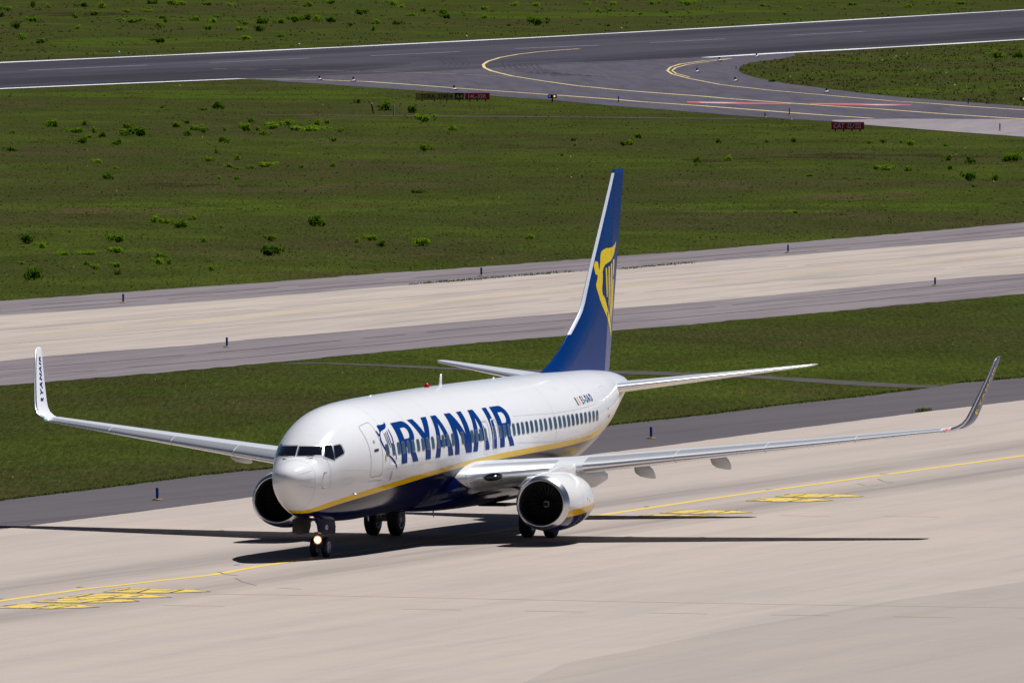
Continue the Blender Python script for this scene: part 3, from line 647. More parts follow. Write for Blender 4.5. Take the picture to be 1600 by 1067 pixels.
# ---- cockpit windows
cs=lambda L:[(415+x/10.667,640+y/10.667) for x,y in L]
L1=cs([(572,612),(948,612),(935,768),(528,772)]);L2=cs([(978,598),(1090,588),(1105,610),(1150,840),(968,785)]);L3=cs([(1125,598),(1240,580),(1262,605),(1300,690),(1298,725),(1165,815),(1150,780)])
def grow(L,k):
    c=np.mean(L,axis=0);return [tuple(c+(np.array(q)-c)*(1+k/abs(np.array(q)-c).max())) for q in L]
R1=cs([(270,603),(535,603),(490,770),(195,768)])
for L,s,dx in ((L1,1,0),(L2,1,0),(L3,1,0),(R1,1,0),(L2,-1,.33),(L3,-1,.36)):
    if 1:
        def f1(u,v,o,s=s,dx=dx):
            w=FR(u,v);
            if s==-1: x=w[0]+dx;w=np.array([x,-fyy(x,w[2]),w[2]])
            w=onf(w,o);return Vector((w.x,w.y*s,w.z))
        fr=decal('window_frame',[grow(L,1.0),L],lambda u,v:f1(u,v,.022),M['metal2'],fus,3.,3.,face=(-1,-s,.3))
        decal('cockpit_window',[L],lambda u,v:f1(u,v,.010),M['glass'],fus,3.,3.,face=(-1,-s,.3))
for s,(a,b) in ((1,((490,712.5),(479.5,715))),(-1,((490,712.5),(482,715)))):
    q1,q2=[(lambda w:Vector((w.x,w.y*s,w.z)))(onf(FR(*q),.05)) for q in (a,b)]
    MB().tube(q1,q2,.014,.010).build('wiper',M['dark'],fus)
# ---- roof antennas and beacon
zr=fq(15.6)[2];MB().lathe([(-.02,.10),(.03,.10),(.09,.075),(.14,.03),(.15,.002)],(15.6,0,zr),'Z',16).build('beacon',M['redp'],fus,True)
def blade_ant(x,z,h,c,sg=1,mat='white'):
    V=[];
    for zz,cc,xo in((-.05,c,0),(h*.5,c*.72,c*.22),(h,c*.40,c*.55)):
        V.append([(x+xo+cc*t,yy*cc,z+sg*zz) for t,yy in((0,0),(.3,.06),(.7,.05),(1,0),(.7,-.05),(.3,-.06))])
    v,f=loft(V);mesh('antenna',v,f,M[mat],fus)
blade_ant(16.9,fq(17)[2],.40,.42);blade_ant(9.2,fq(9)[2],.05,.3);blade_ant(16.2,1.1,.28,.2,-1,'dgrey');blade_ant(9.0,fq(9)[3],.18,.2,-1,'dgrey')
blade_ant(23,fq(23)[2],.06,.3)
# ---- lifting surfaces
def foil(t,n=22,camber=.0,te=.004):
    """closed section, list of (c,z): upper from TE to LE then lower back"""
    def yt(x): return 5*t*(.2969*math.sqrt(x)-.1260*x-.3516*x*x+.2843*x**3-.1015*x**4)
    X=[.5*(1-math.cos(PI*i/n)) for i in range(n+1)]
    def yc(x): return camber*4*x*(1-x)
    up=[(x,yc(x)+yt(x)+te*x/2) for x in X[::-1]];lo=[(x,yc(x)-yt(x)-te*x/2) for x in X[1:]]
    return up+lo
def _lin(T,y):
    T=np.array(T);return [float(np.interp(y,T[:,0],T[:,i])) for i in range(1,T.shape[1])]
# y, x leading edge, chord, z, thickness, twist(deg, + nose up), camber
WT=[(1.2,13.45,8.5,2.16,.135,1.5,.012),(2.05,13.75,8.2,2.22,.13,1.4,.012),(3.2,15.25,6.75,2.36,.125,1.2,.014),(4.4,16.45,5.6,2.49,.12,1.0,.016),(5.2,16.98,5.1,2.58,.118,.7,.018),(6.0,17.40,4.68,2.66,.116,.5,.02),(9.5,19.22,3.62,3.02,.11,-.1,.02),(13.,21.04,2.66,3.38,.105,-.6,.02),(16.6,22.92,1.66,3.76,.10,-1.,.018)]
def wpt(y,c,up,off=0.,s=-1):
    xl,ch,z0,t,tw,cb=_lin(WT,y);x=c
    yt=5*t*(.2969*math.sqrt(max(x,0))-.1260*x-.3516*x*x+.2843*x**3-.1015*x**4);zz=cb*4*x*(1-x)+(yt if up else -yt)
    a=R(tw);X=x*ch+(-off if x<.02 else 0)
    Z=zz*ch+(off if up else -off)
    return (xl+X*math.cos(a)+Z*math.sin(a)*.0,s*y,z0+Z-X*math.sin(a)+0.25*ch*math.sin(a))
def sect(y,xl,ch,z0,t,tw,cb,s,norm=None,yy=None):
    """airfoil ring; norm=(ny,nz) direction of 'up' for winglets"""
    ny,nz=norm or (0,1);a=R(tw);r=[]
    for c,z in foil(t,22,cb):
        X=c*ch;Z=z*ch-X*math.sin(a)+.25*ch*math.sin(a);r.append((xl+X,s*(y+ny*Z),z0+nz*Z))
    return r
for s in (-1,1):
    rings=[sect(*([y]+_lin(WT,y)),s) for y in (1.2,2.05,2.6,3.2,3.8,4.4,5.2,6.0,7.2,8.4,9.5,11,12,13,14.2,15.4,16.6)]
    V,F=loft(rings);wing=mesh('wing',V,F,M['grey'],root,sharp=50)
    # bright leading edges (slats), each its own piece
    for nm,ya,yb in (('leading_edge',2.02,4.35),('slat',5.25,8.1),('slat',8.14,10.95),('slat',10.99,13.8),('slat',13.84,16.5)):
        cu,cl=(.16,.10) if ya>3 else (.13,.11);V=[];m=17;k=max(3,int((yb-ya)/.35))
        for j in range(k+1):
            y=ya+(yb-ya)*j/k
            for i in range(m):
                t=i/(m-1)*2-1;c=(cu if t>0 else cl)*t*t
                V.append(wpt(y,c,t>0,.008,s))
        F=[(j*m+i,j*m+i+1,(j+1)*m+i+1,(j+1)*m+i) for j in range(k) for i in range(m-1)]
        mesh(nm,V,F,M['metal'],wing)
    # spoilers / flap joints on the upper surface
    for c0,ya,yb in ((.68,2.3,5.6),(.70,6.2,12.2),(.74,12.4,16.2)):
        V=[];k=24
        for j in range(k+1):
            y=ya+(yb-ya)*j/k;V+=[wpt(y,c0,True,.006,s),wpt(y,c0+.012,True,.006,s)]
        mesh('flap_joint',V,[(2*j,2*j+1,2*j+3,2*j+2) for j in range(k)],M['dgrey'],wing)
    # winglet: blended up from the tip
    xl,ch,z0,t,tw,cb=_lin(WT,16.6)
    P=[(16.6,3.76,22.92,1.66,0),(16.85,3.80,23.05,1.60,14),(17.05,3.88,23.17,1.52,32),(17.21,4.00,23.30,1.45,50),(17.32,4.17,23.43,1.38,64),(17.40,4.40,23.60,1.30,72),(17.60,5.10,24.16,1.06,77),(17.76,5.70,24.66,.84,77),(17.87,6.14,25.04,.66,77),(17.90,6.24,25.20,.50,77),(17.915,6.29,25.36,.30,77)]
    rings=[]
    for y,z,x,c,an in P:
        a=R(an);rings.append(sect(y,x,c,z,.095,-1 if an==0 else 0,.0,s,(-math.sin(a),math.cos(a))))
    V,F=loft(rings)
    nr=len(rings[0]);mi=[]
    wl=mesh('winglet',V,F,[M['white'],M['blue'],M['metal2']],wing)
    for f in wl.data.polygons:
        c=f.center;outward=f.normal.y*s>0.05
        f.material_index=1 if (outward and c.z>3.8 and f.normal.y*s>.25) else 0
    # bright edge of the winglet
    V=[];m=9
    for y,z,x,c,an in P[1:-1]:
        a=R(an);ny,nz=-math.sin(a),math.cos(a)
        for i in range(m):
            t_=i/(m-1)*2-1;cc=.09*t_*t_;yt=5*.095*(.2969*math.sqrt(cc)-.126*cc-.35*cc*cc);Z=(yt*c+.006)*(1 if t_>0 else -1) if abs(t_)>.01 else 0
            V.append((x+cc*c-(.006 if cc<.02 else 0),s*(y+ny*Z),z+nz*Z))
    mesh('winglet_edge',V,[(j*m+i,j*m+i+1,(j+1)*m+i+1,(j+1)*m+i) for j in range(len(P)-3) for i in range(m-1)],M['metal2'],wing)
    # word on the winglet: reads upwards, inner face blue on white, outer face yellow on blue
    PA=np.array([(p_[1],p_[0],p_[2],p_[3]) for p_ in P[5:9]])
    for face in ((-1,),(1,)):
        fsn=face[0]                       # -1 inboard, +1 outboard
        if not ((s==1 and fsn==-1) or (s==-1 and fsn==1)): continue
        L=0;tot=2.0
        for i,chh in enumerate('RYANAIR'):
            me=text2d(chh,.34,.018,1.30,shear=.25)
            adv=[0,.245,.475,.715,.97,1.20,1.30][i]*1.13
            def fn(u,v,adv=adv):
                zz=4.31+adv*.98+u*.70;y,x,c=[float(np.interp(zz,PA[:,0],PA[:,q])) for q in (1,2,3)]
                cc=.30+ ( .30-v if False else (.22-v)*.72+.02);cc=min(max(cc,.06),.9) ;xc=x+(.33*c if fsn==-1 else .24*c)+ (.21-v)*1.25*(c/1.1)+.10*c
                rel=(xc-x)/c;yt=5*.095*(.2969*math.sqrt(rel)-.126*rel-.3516*rel*rel+.2843*rel**3-.1015*rel**4)*c+.009
                a=R(77);return (xc,s*(y+fsn*math.sin(a)*yt),zz-fsn*math.cos(a)*yt)
            decal('winglet_letter',me,fn,M['letter'] if fsn==-1 else M['yellow'],wl,.08,.08,face=(0,s*fsn,0))
    # navigation and landing lights
    q=wpt(16.72,0,True,0,s) if False else (22.99,s*16.72,3.79)
    MB().lathe([(-.03,.002),(-.02,.035),(.05,.045),(.14,.045),(.22,.01)],q,'X',14).build('navigation_light',M['navred'] if s==-1 else M['navgreen'],wing,True)
    V=[];F=[];me=fill2d([arc(0,0,.24,.11,0,348,22)])
    def lf(u,v):
        y=2.62+u;b=wpt(y,0,True,0,s);return (b[0]+.012+abs(v)*.35-.03+ .0,b[1],b[2]+v)
    lo=decal('landing_light',me,lambda u,v:(lambda w:(w[0]-.05,w[1],w[2]))(wpt(2.75+u,max(0.0,(v-.02)**2*.9 if v>.02 else (v-.02)**2*.9),v>0,.0,s)),M['glass'],wing,.06,.03)
    # flap track fairings
    for (yy,x0,z0,ln,w,h) in ((6.25,20.0,2.34,2.4,.20,.24),(8.9,20.5,2.68,2.3,.21,.25)):
        rr=[]
        for tt,k1,dz in ((0,.05,.0),(.03,.30,.0),(.08,.55,-.01),(.16,.80,-.02),(.3,1.,-.04),(.5,.98,-.10),(.7,.78,-.20),(.87,.45,-.32),(1,.06,-.42)):
            rr.append([(x0+tt*ln,s*(yy+w*k1*math.cos(2*PI*i/20)),z0+.10+dz+h*k1*math.sin(2*PI*i/20)*(1.15 if math.sin(2*PI*i/20)<0 else .9)) for i in range(20)])
        V,F=loft(rr);mesh('flap_fairing',V,F,M['dgrey'],wing)
    # ---------------- engine
    ey,ez,ex=s*4.83,1.46,13.50
    def nac(prof,nm,mat,par,fl=.93,n=64,kin=None):
        rings=[]
        for dx,r in prof:
            rings.append([(ex+dx,ey+r*1.0*math.cos(2*PI*i/n),ez+.02*dx*0+r*math.sin(2*PI*i/n)*(fl if math.sin(2*PI*i/n)<0 else .99)) for i in range(n)])
        V,F=loft(rings,cap=False);return mesh(nm,V,F,mat,par)
    if s==-1:
        k=NT('nacelle_paint');k.set(Roughness=.12,Specular_IOR_Level=.32)
        sx=k.n('SeparateXYZ');k.l(k.pos(),sx.inputs[0]);tz=k.math('MULTIPLY_ADD',k.math('SUBTRACT',sx.outputs[0],13.5),.050,1.22)
        c=k.mix(k.math('GREATER_THAN',sx.outputs[2],tz),(.80,.48,.008),(.81,.81,.82));c=k.mix(k.math('LESS_THAN',sx.outputs[2],k.math('SUBTRACT',tz,.235)),c,(.008,.012,.080));k.l(c,k.b.inputs['Base Color'])
        M['nac']=k.m
    cowl=[(.28,.975),(.5,1.02),(.8,1.055),(1.2,1.075),(1.6,1.075),(2.0,1.06),(2.4,1.03),(2.8,.985),(3.2,.92),(3.45,.865),(3.45,.84),(3.0,.86)]
    eng=nac(cowl,'engine_nacelle',M['nac'],root)
    nac([(.28,.978),(.18,.945),(.09,.91),(.03,.87),(0,.835),(.01,.81),(.06,.785),(.14,.772)],'inlet_lip',M['metal2'],eng)
    nac([(.14,.772),(.3,.765),(.6,.775),(.95,.785),(1.0,.785)],'inlet_duct',M['duct'],eng,.96)
    nac([(1.0,.79),(1.0,.02)],'fan_backing',M['dark'],eng,1.)
    fb=MB()
    for i in range(24):
        a=2*PI*i/24;u=Vector((0,math.cos(a),math.sin(a)));w=Vector((0,-math.sin(a),math.cos(a)));c0=Vector((ex+.9,ey,ez))
        fb.add([c0+u*.2-w*.03,c0+u*.2+w*.03+Vector((.1,0,0)),c0+u*.76+w*.11+Vector((.06,0,0)),c0+u*.76-w*.03],[(0,1,2,3)])
    fb.build('fan',M['fan'],eng)
    sp=MB().lathe([(-.42,.002),(-.36,.045),(-.22,.11),(-.06,.18),(.0,.21)],(ex+.92,ey,ez),'X',24).build('spinner',M['dark'],eng,True)
    V=[];
    for i in range(20):
        t_=i/19;a=t_*1.6*PI+.6;xx=-.375+.20*t_;r=float(np.interp(xx,[-.42,-.36,-.22,-.06,0],[.002,.045,.11,.18,.21]))+.006
        for d in (0,.012): V.append((ex+.92+xx-.012+d*.3,ey+(r+d)*math.cos(a),ez+(r+d)*math.sin(a)))
    mesh('spinner_mark',V,[(2*i,2*i+1,2*i+3,2*i+2) for i in range(19)],M['signwhite'],sp)
    nac([(3.0,.62),(3.5,.58),(4.2,.44),(4.25,.40)],'core_nozzle',M['metal2'],eng,1.);nac([(3.9,.36),(4.3,.28),(4.8,.06),(4.85,.005)],'exhaust_plug',M['metal2'],eng,1.)
    # cowl joints
    for dx in (1.55,2.55):
        r=float(np.interp(dx,[c[0] for c in cowl[:10]],[c[1] for c in cowl[:10]]));nac([(dx,r+.004),(dx+.014,r+.004)],'cowl_joint',M['seamf'],eng)
    MB().box((ex+.9,ey-s*.74,ez+.78),(.9,.03,.34),Matrix.Rotation(s*R(-42),3,'X')).build('nacelle_strake',M['white'],eng) if s==-1 else None
    for dx,zz,mt in ((2.05,1.52,'redp'),(2.28,1.46,'redp')):
        th=math.asin((zz-ez)/1.05);V=[(ex+dx+u,ey-( -s if False else -s)*0+ (s*(1.056)*math.cos(th)) ,zz+v) for u,v in((0,0),(.06,0),(.06,.09),(0,.09))];mesh('placard',V,[(0,1,2,3)],M[mt],eng,False)
    # pylon
    rr=[]
    for x,w,zt,zb in ((14.35,.02,2.50,2.35),(14.7,.12,2.62,2.3),(15.3,.19,2.72,2.25),(16.2,.22,2.72,2.15),(17.2,.22,2.70,1.95),(18.4,.17,2.6,1.80),(19.6,.14,2.5,1.80),(20.4,.08,2.4,1.9),(21.2,.03,2.2,2.0)):
        rr.append([(x,ey+w*c,(zt+zb)/2+(zt-zb)/2*d) for c,d in((-.6,1),(.6,1),(1,.7),(1,-.7),(.6,-1),(-.6,-1),(-1,-.7),(-1,.7))])
    V,F=loft(rr);mesh('pylon',V,F,M['offwhite'],root,sharp=50)
    rr=[]
    for x,w,zt,zb in () and ((19.2,.05,2.5,2.2),(20.0,.22,2.45,1.75),(21.2,.26,2.35,1.45),(22.4,.22,2.2,1.38),(23.4,.12,2.0,1.5),(24.0,.02,1.8,1.7)):
        rr.append([(x,s*5.15+w*c,(zt+zb)/2+(zt-zb)/2*d) for c,d in((-.8,1),(.8,1),(1,.6),(1,-.4),(.4,-1),(-.4,-1),(-1,-.4),(-1,.6))])
    # ---------------- tailplane
    HT=[(.35,34.2,4.2,4.66,.10),(.95,34.55,3.95,4.72,.10),(7.05,38.45,1.02,5.44,.085),(7.15,38.62,.80,5.455,.08),(7.20,38.85,.45,5.46,.06)]
    V,F=loft([sect(y,x,c,z,t,-1.6,-.004,s) for y,x,c,z,t in HT]);hs=mesh('tailplane',V,F,M['grey'],root,sharp=50)
    V=[];m=15
    for y,x,c,z,t in HT[1:4]:
        for i in range(m):
            t_=i/(m-1)*2-1;cc=.09*t_*t_;yt=5*t*(.2969*math.sqrt(cc)-.126*cc-.35*cc*cc);Z=((yt*c)+.006)*(1 if t_>0 else -1)
            if abs(t_)<.01: Z=0
            V.append((x+cc*c-.006,s*y,z+Z+.25*c*math.sin(R(-1.6))-cc*c*math.sin(R(-1.6))))
    mesh('leading_edge',V,[(j*m+i,j*m+i+1,(j+1)*m+i+1,(j+1)*m+i) for j in range(2) for i in range(m-1)],M['metal'],hs)
# ---- fin
def finx(z):
    T=[(5.2,28.0),(5.45,28.75),(5.8,29.9),(6.25,31.0),(6.7,31.85),(7.1,32.60),(7.5,33.26),(8.5,34.06),(12.0,36.90),(12.5,37.28)]
    return float(_pchip(np.array([a for a,_ in T]),np.array([b for _,b in T]))(z))
def tex(z): return 36.82+(z-5.2)*(38.62-36.82)/(12.53-5.2)
fl=[];rd=[];FZ=[5.0,5.25,5.5,5.8,6.1,6.4,6.7,6.85,7.0,7.15,7.3,7.5,7.8,8.2,9,10,11,12,12.4,12.5,12.53]
def fth(z): return .42-(z-5)*.032      # full thickness in metres
def fhalf(z,x):
    """half thickness at x"""
    te=tex(z)-1.15;le=max(finx(z),tex(z)-4.6) ;w=fth(z)/2*(.35 if z>12.51 else 1)
    L0=finx(z);c=(x-L0)/(te-L0);c=min(max(c,0),1);core=min(1,math.sqrt(max(0,(x-L0))/1.6))
    return w*core if x<=te else w*(1-(x-te)/1.15)
for z in FZ:
    L0=finx(z) if z<=12.5 else finx(12.5)+.06;te=tex(z)-1.15
    cs_=[L0+(te-L0)*(i/14)**2 for i in range(15)]
    fl.append([(x,-fhalf(z,x),z) for x in cs_[::-1]]+[(x,fhalf(z,x),z) for x in cs_[1:]])
    rd.append([(te+.02,-fhalf(z,te)*.97,z),(tex(z),-.012,z),(tex(z),.012,z),(te+.02,fhalf(z,te)*.97,z)])
V,F=loft(fl);fin=mesh('tail_fin',V,F,M['blue'],root,sharp=60)
V,F=loft(rd[1:]);mesh('rudder',V,F,M['blue'],fin,sharp=30)
V=[];m=9;ZZ=[6.7,6.85,7.0,7.15,7.3,7.5,7.8,8.2,9,10,11,12,12.4]
for z in ZZ:
    for i in range(m):
        t_=i/(m-1)*2-1;x=finx(z)+.20*t_*t_;V.append((x-.008*(1-abs(t_)),(fhalf(z,x)+.008)*(1 if t_>0 else -1)*(1 if abs(t_)>.01 else 0),z))
mesh('fin_leading_edge',V,[(j*m+i,j*m+i+1,(j+1)*m+i+1,(j+1)*m+i) for j in range(len(ZZ)-1) for i in range(m-1)],M['lefin'],fin)
emb=[[(445,45),(432,85),(408,112),(370,125),(335,128),(300,145),(280,170),(272,210),(270,270),(266,320),(260,372),(252,340),(247,292),(237,274),(215,273),(193,298),(200,335),(209,380),(220,423),(238,418),(241,440),(236,480),(222,530),(230,575),(245,620),(262,680),(290,760),(320,830),(345,890),(362,950),(375,1010),(381,1060),(386,1113),(388,1060),(386,1000),(380,930),(372,870),(352,800),(335,730),(322,680),(300,645),(292,610),(291,560),(297,500),(298,440),(296,390),(305,345),(320,315),(345,295),(380,272),(400,240),(418,200),(430,150),(441,95)],
 [(330,346),(344,346),(350,500),(352,600),(350,670),(343,668),(335,500)],[(361,328),(375,328),(376,500),(373,650),(370,762),(363,760),(363,600)],[(388,298),(401,298),(397,500),(393,700),(386,860),(379,935),(377,860),(383,700),(386,500)],[(414,250),(427,250),(421,400),(413,600),(403,800),(388,970),(391,820),(401,600),(409,400)]]
for i,L in enumerate(emb):
    def fe(u,v):
        q=Yp(u,v,-.12);y=-.12
        for _ in range(3): y=-(fhalf(q[2],q[0])+.006);q=Yp(u,v,y)
        return (q[0],y,q[2])
    decal('emblem' if i==0 else 'emblem_string',[px2(L,(900,370),7.11)],fe,M['yellow'],fin,3.,4.,face=(0,-1,0))
# ---- landing gear
def wheel(par,x,y,r,w,name='wheel',s=1):
    h=w/2;k=[(-h,r*.56),(-h*.98,r*.80),(-h*.80,r*.94),(-h*.45,r*.995),(0,r),(h*.45,r*.995),(h*.80,r*.94),(h*.98,r*.80),(h,r*.56)]
    ty=MB().lathe(k,(x,y,r),'Y',40).build(name,M['dark'],par,True)
    MB().lathe([(-h*.92,.001),(-h*.92,r*.18),(-h*.55,r*.25),(-h*.62,r*.45),(-h*.98,r*.50),(-h*1.02,r*.57),(h*1.02,r*.57),(h*.98,r*.50),(h*.62,r*.45),(h*.55,r*.25),(h*.92,r*.18),(h*.92,.001)],(x,y,r),'Y',28).build('rim',M['rim'],ty,sharp=35)
ng=MB().tube((3.96,0,.34),(3.90,0,1.5),.065).tube((3.96,0,.80),(3.90,0,1.5),.10).tube((3.96,-.24,.34),(3.96,.24,.34),.05).tube((3.98,0,.42),(4.16,0,.62),.03).tube((4.16,0,.62),(4.0,0,.85),.03).tube((3.93,0,1.0),(3.1,0,1.45),.045).box((3.86,0,.80),(.12,.34,.12)).build('nose_gear',M['strut'],root)
for y in (-.205,.205): wheel(ng,3.96,y,.345,.19)
MB().lathe([(.008,.150),(.03,.145),(.10,.08),(.12,.001)],(3.70,.02,.60),'X',20).build('lamp_housing',M['strut'],ng,True)
lt=MB().lathe([(.0,.001),(.0,.105)],(3.70,.02,.60),'X',20).build('taxi_light',M['lamp'],ng)
MB().lathe([(.006,.105),(.004,.145)],(3.70,.02,.60),'X',20).build('lamp_halo_ring',M['lamphalo'],ng)  # added glowing ring, imitates the orange halo around the taxi light
MB().tube((3.78,.02,.60),(3.95,0,.66),.03).build('lamp_bracket',M['strut'],ng)
for s in (-1,1):
    V=[];pts=[(2.25,1.36),(4.15,1.36),(4.22,1.05),(4.10,.80),(3.0,.80),(2.35,.92)]
    for t_ in (0,.03):
        for x,z in pts: V.append((x,s*(.40+(1.36-z)*.10+t_),z))
    n6=6;F=[tuple(range(6)),tuple(range(6,12))[::-1]]+[(i,(i+1)%6,6+(i+1)%6,6+i) for i in range(6)]
    gd=mesh('gear_door',V,F,M['navy'] if s==-1 else M['dark'],ng,False)
    if s==-1:
        me=text2d('AD',.22,.006,.9);decal('door_letter',me,lambda u,v:(3.10+u*1.0,-(.40+(1.36-(.98+v))*.10+.036),.98+v),M['signwhite'],gd,face=(0,-1,0))
for s in (-1,1):
    mg=MB().tube((19.55,s*2.86,.565),(19.50,s*2.80,2.25),.10).tube((19.55,s*2.86,.9),(19.50,s*2.80,2.25),.15).tube((19.55,s*2.30,.565),(19.55,s*3.42,.565),.07).tube((19.5,s*2.8,1.35),(19.5,s*1.7,1.95),.06).tube((19.7,s*2.86,.62),(19.95,s*2.86,.95),.04).tube((19.95,s*2.86,.95),(19.65,s*2.83,1.3),.04).tube((19.35,s*2.84,.7),(19.32,s*2.8,1.7),.025).build('main_gear',M['strut'],root)
    for y in (2.43,3.29): wheel(mg,19.55,s*y,.565,.40)
    V=[];pts=[(19.05,2.1),(20.05,2.1),(19.95,.95),(19.2,.95)]
    for t_ in (0,.03):
        for x,z in pts: V.append((x,s*(3.60+t_-(2.1-z)*.04),z))
    mesh('gear_door',V,[(0,1,2,3),(7,6,5,4),(0,1,5,4),(1,2,6,5),(2,3,7,6),(3,0,4,7)],M['offwhite'],mg,False)
# open wheel wells in the belly
for s in (-1,1):
    MB().box((19.6,s*1.3,1.14),(1.3,1.0,.08)).build('wheel_well',M['dark'],root)
# ------------------------------------------------------------------ small things on the field
def post(loc,h,kind,label,group):
    o=empty('marker_post',tuple(loc));tag(o,label,'marker post',group)
    r=.058 if kind!='thin' else .045
    m={'blue':'postblue','thin':'stake','dark':'dark','white':'stake'}[kind]
    MB().lathe([(0,.20),(.025,.19),(.04,r*.5)],(loc[0],loc[1],loc[2]),'Z',12).build('foot',M['brown'] if kind=='blue' else M['stake'],o)
    MB().lathe([(.035,r*.5),(.07,r*.5),(.075,r*.95),(h*.93,r),(h,r*.6),(h+.005,.001)],(loc[0],loc[1],loc[2]),'Z',12).build('tube',M[m],o,sharp=40)
    return o
PP=[(192.5,473,459,'blue','blue edge post on the far taxiway side near the left picture edge'),
 (354.5,542,527,'blue','blue edge post on the near side of the far taxiway above the white upturned wingtip'),
 (752,431,418,'blue','blue edge post on the far side of the taxiway left of the tail fin'),
 (1231.3,394.6,382.5,'blue','blue edge post on the far side of the taxiway right of the tail fin'),
 (1461,446,433.6,'blue','blue edge post on the near side of the taxiway at the right'),
 (245.7,780.5,761.5,'blue','blue edge post on the dark shoulder behind the left wing'),
 (1017.3,684.5,666.5,'blue','blue edge post on the dark shoulder just right of the fuselage tail'),
 (966.5,161,150.5,'blue','blue edge post beside the runway exit between the red signs'),
 (1233.6,180,169.5,'blue','blue edge post on the exit edge line above the mown field'),
 (1512.8,163.5,154.5,'blue','blue edge post at the edge of the grass island'),
 (1562.3,204.5,193,'blue','pale blue edge post on the light concrete strip at the far right')]
for px,py,pt,k,lab in PP:
    g=G(px,py);h=(py-pt)/FPX*np.dot(g-CP,CF)
    post(tuple(g),float(h),k,lab,'taxiway edge posts')
for px,py,pt,k,lab in [(1195.3,183.5,176,'dark','short black and white stake at the grass edge left of a blue post'),(1236,187,181,'thin','thin grey stake in the grass below the blue post of the exit')]:
    g=G(px,py);post(tuple(g),float((py-pt)/FPX*np.dot(g-CP,CF)),k,lab,'small stakes by the exit')
for px,py,pt,lean,lab in [(583.5,178,160,.10,'leaning white stake with dark middle beside a dark bush'),(615.3,182,164.5,0,'upright pale stake to the right of the leaning stake')]:
    g=G(px,py);h=float((py-pt)/FPX*np.dot(g-CP,CF));o=empty('stake',tuple(g));tag(o,lab,'stake','stakes by the dirt path')
    tp=Vector(tuple(g))+Vector((0,lean*1.2*2,h));b=Vector(tuple(g))
    MB().tube(b,b.lerp(tp,.8),.07,.07,10).build('shaft',M['dark'] if lean else M['stake'],o);MB().tube(b.lerp(tp,.8),tp,.09,.08,10).build('cap',M['stake'],o)
# low runway and exit lights
LL=[(499,125.6,'left of the exit edge line start'),(552,127.6,'on the exit shoulder, second from the left'),(709.5,141,'directly above the black sign'),(1124,95.8,'inside the double loop nearest the runway'),(1089,113.2,'inside the bend of the double yellow loop'),(1148.5,127.6,'between the double line and the tip of the grass island'),(1291.5,145,'on the asphalt below the grass island'),(1182,89.6,'beside the runway edge line right of the loop')]
for px,py,w in LL:
    g=G(px,py);o=empty('ground_light',tuple(g));tag(o,'low red white ground light '+w,'ground light','low lights around the runway exit')
    x,y,z=map(float,g)
    MB().lathe([(0,.34),(.08,.34),(.22,.16),(.24,.001)],(x,y,z),'Z',14).build('base',M['stake'],o,sharp=40)
    MB().lathe([(.0,.20),(.12,.18),(.14,.001)],(x-.2,y-.25,z),'Z',10).build('red_cone',M['redp'],o)
    MB().lathe([(.22,.10),(.50,.10),(.54,.001)],(x,y,z),'Z',10).build('lens',M['dark'],o)
for i,(px,py,w) in enumerate([(186,85.5,'near the left end of the runway edge'),(467.5,73,'behind the left half of the runway'),(729,60.5,'beyond the runway above the yellow loop'),(971,47.5,'beyond the runway above the yellow double line')]):
    g=G(px,py);x,y,z=map(float,g);o=empty('edge_light',(x,y,z));tag(o,'tiny white light on the grass '+w,'edge light','white lights beyond the runway')
    MB().lathe([(0,.12),(.06,.12),(.08,.05),(.25,.05)],(x,y,z),'Z',10).build('stem',M['stake'],o);MB().lathe([(.22,.08),(.30,.15),(.40,.11),(.45,.001)],(x,y,z),'Z',12).build('lens',M['white_mark'],o)
for px,py,w,side in ((863,160,'at the grass edge right of the red runway sign',1),(1600.5,164,'cut by the right edge of the picture',0)):
    g=G(px,py);x,y,z=map(float,g);o=empty('guard_light',(x,y,z));tag(o,'blue and orange guard lamp pair '+w if side else 'glowing orange guard lamp '+w,'guard light','guard lights by the exit')
    MB().box((x,y,.25),(.12,.12,.5)).box((x,y,.6),(.3,.9,.40)).build('housing',M['dark'],o)
    for dy,m in((.25,'bluelamp'),(-.28,'amber')) if side else ((0,'amber'),):
        MB().lathe([(-.03,.001),(-.03,.11),(.02,.12)],(x-.16,y+dy,.62),'X',14).build('lamp',M[m],o)
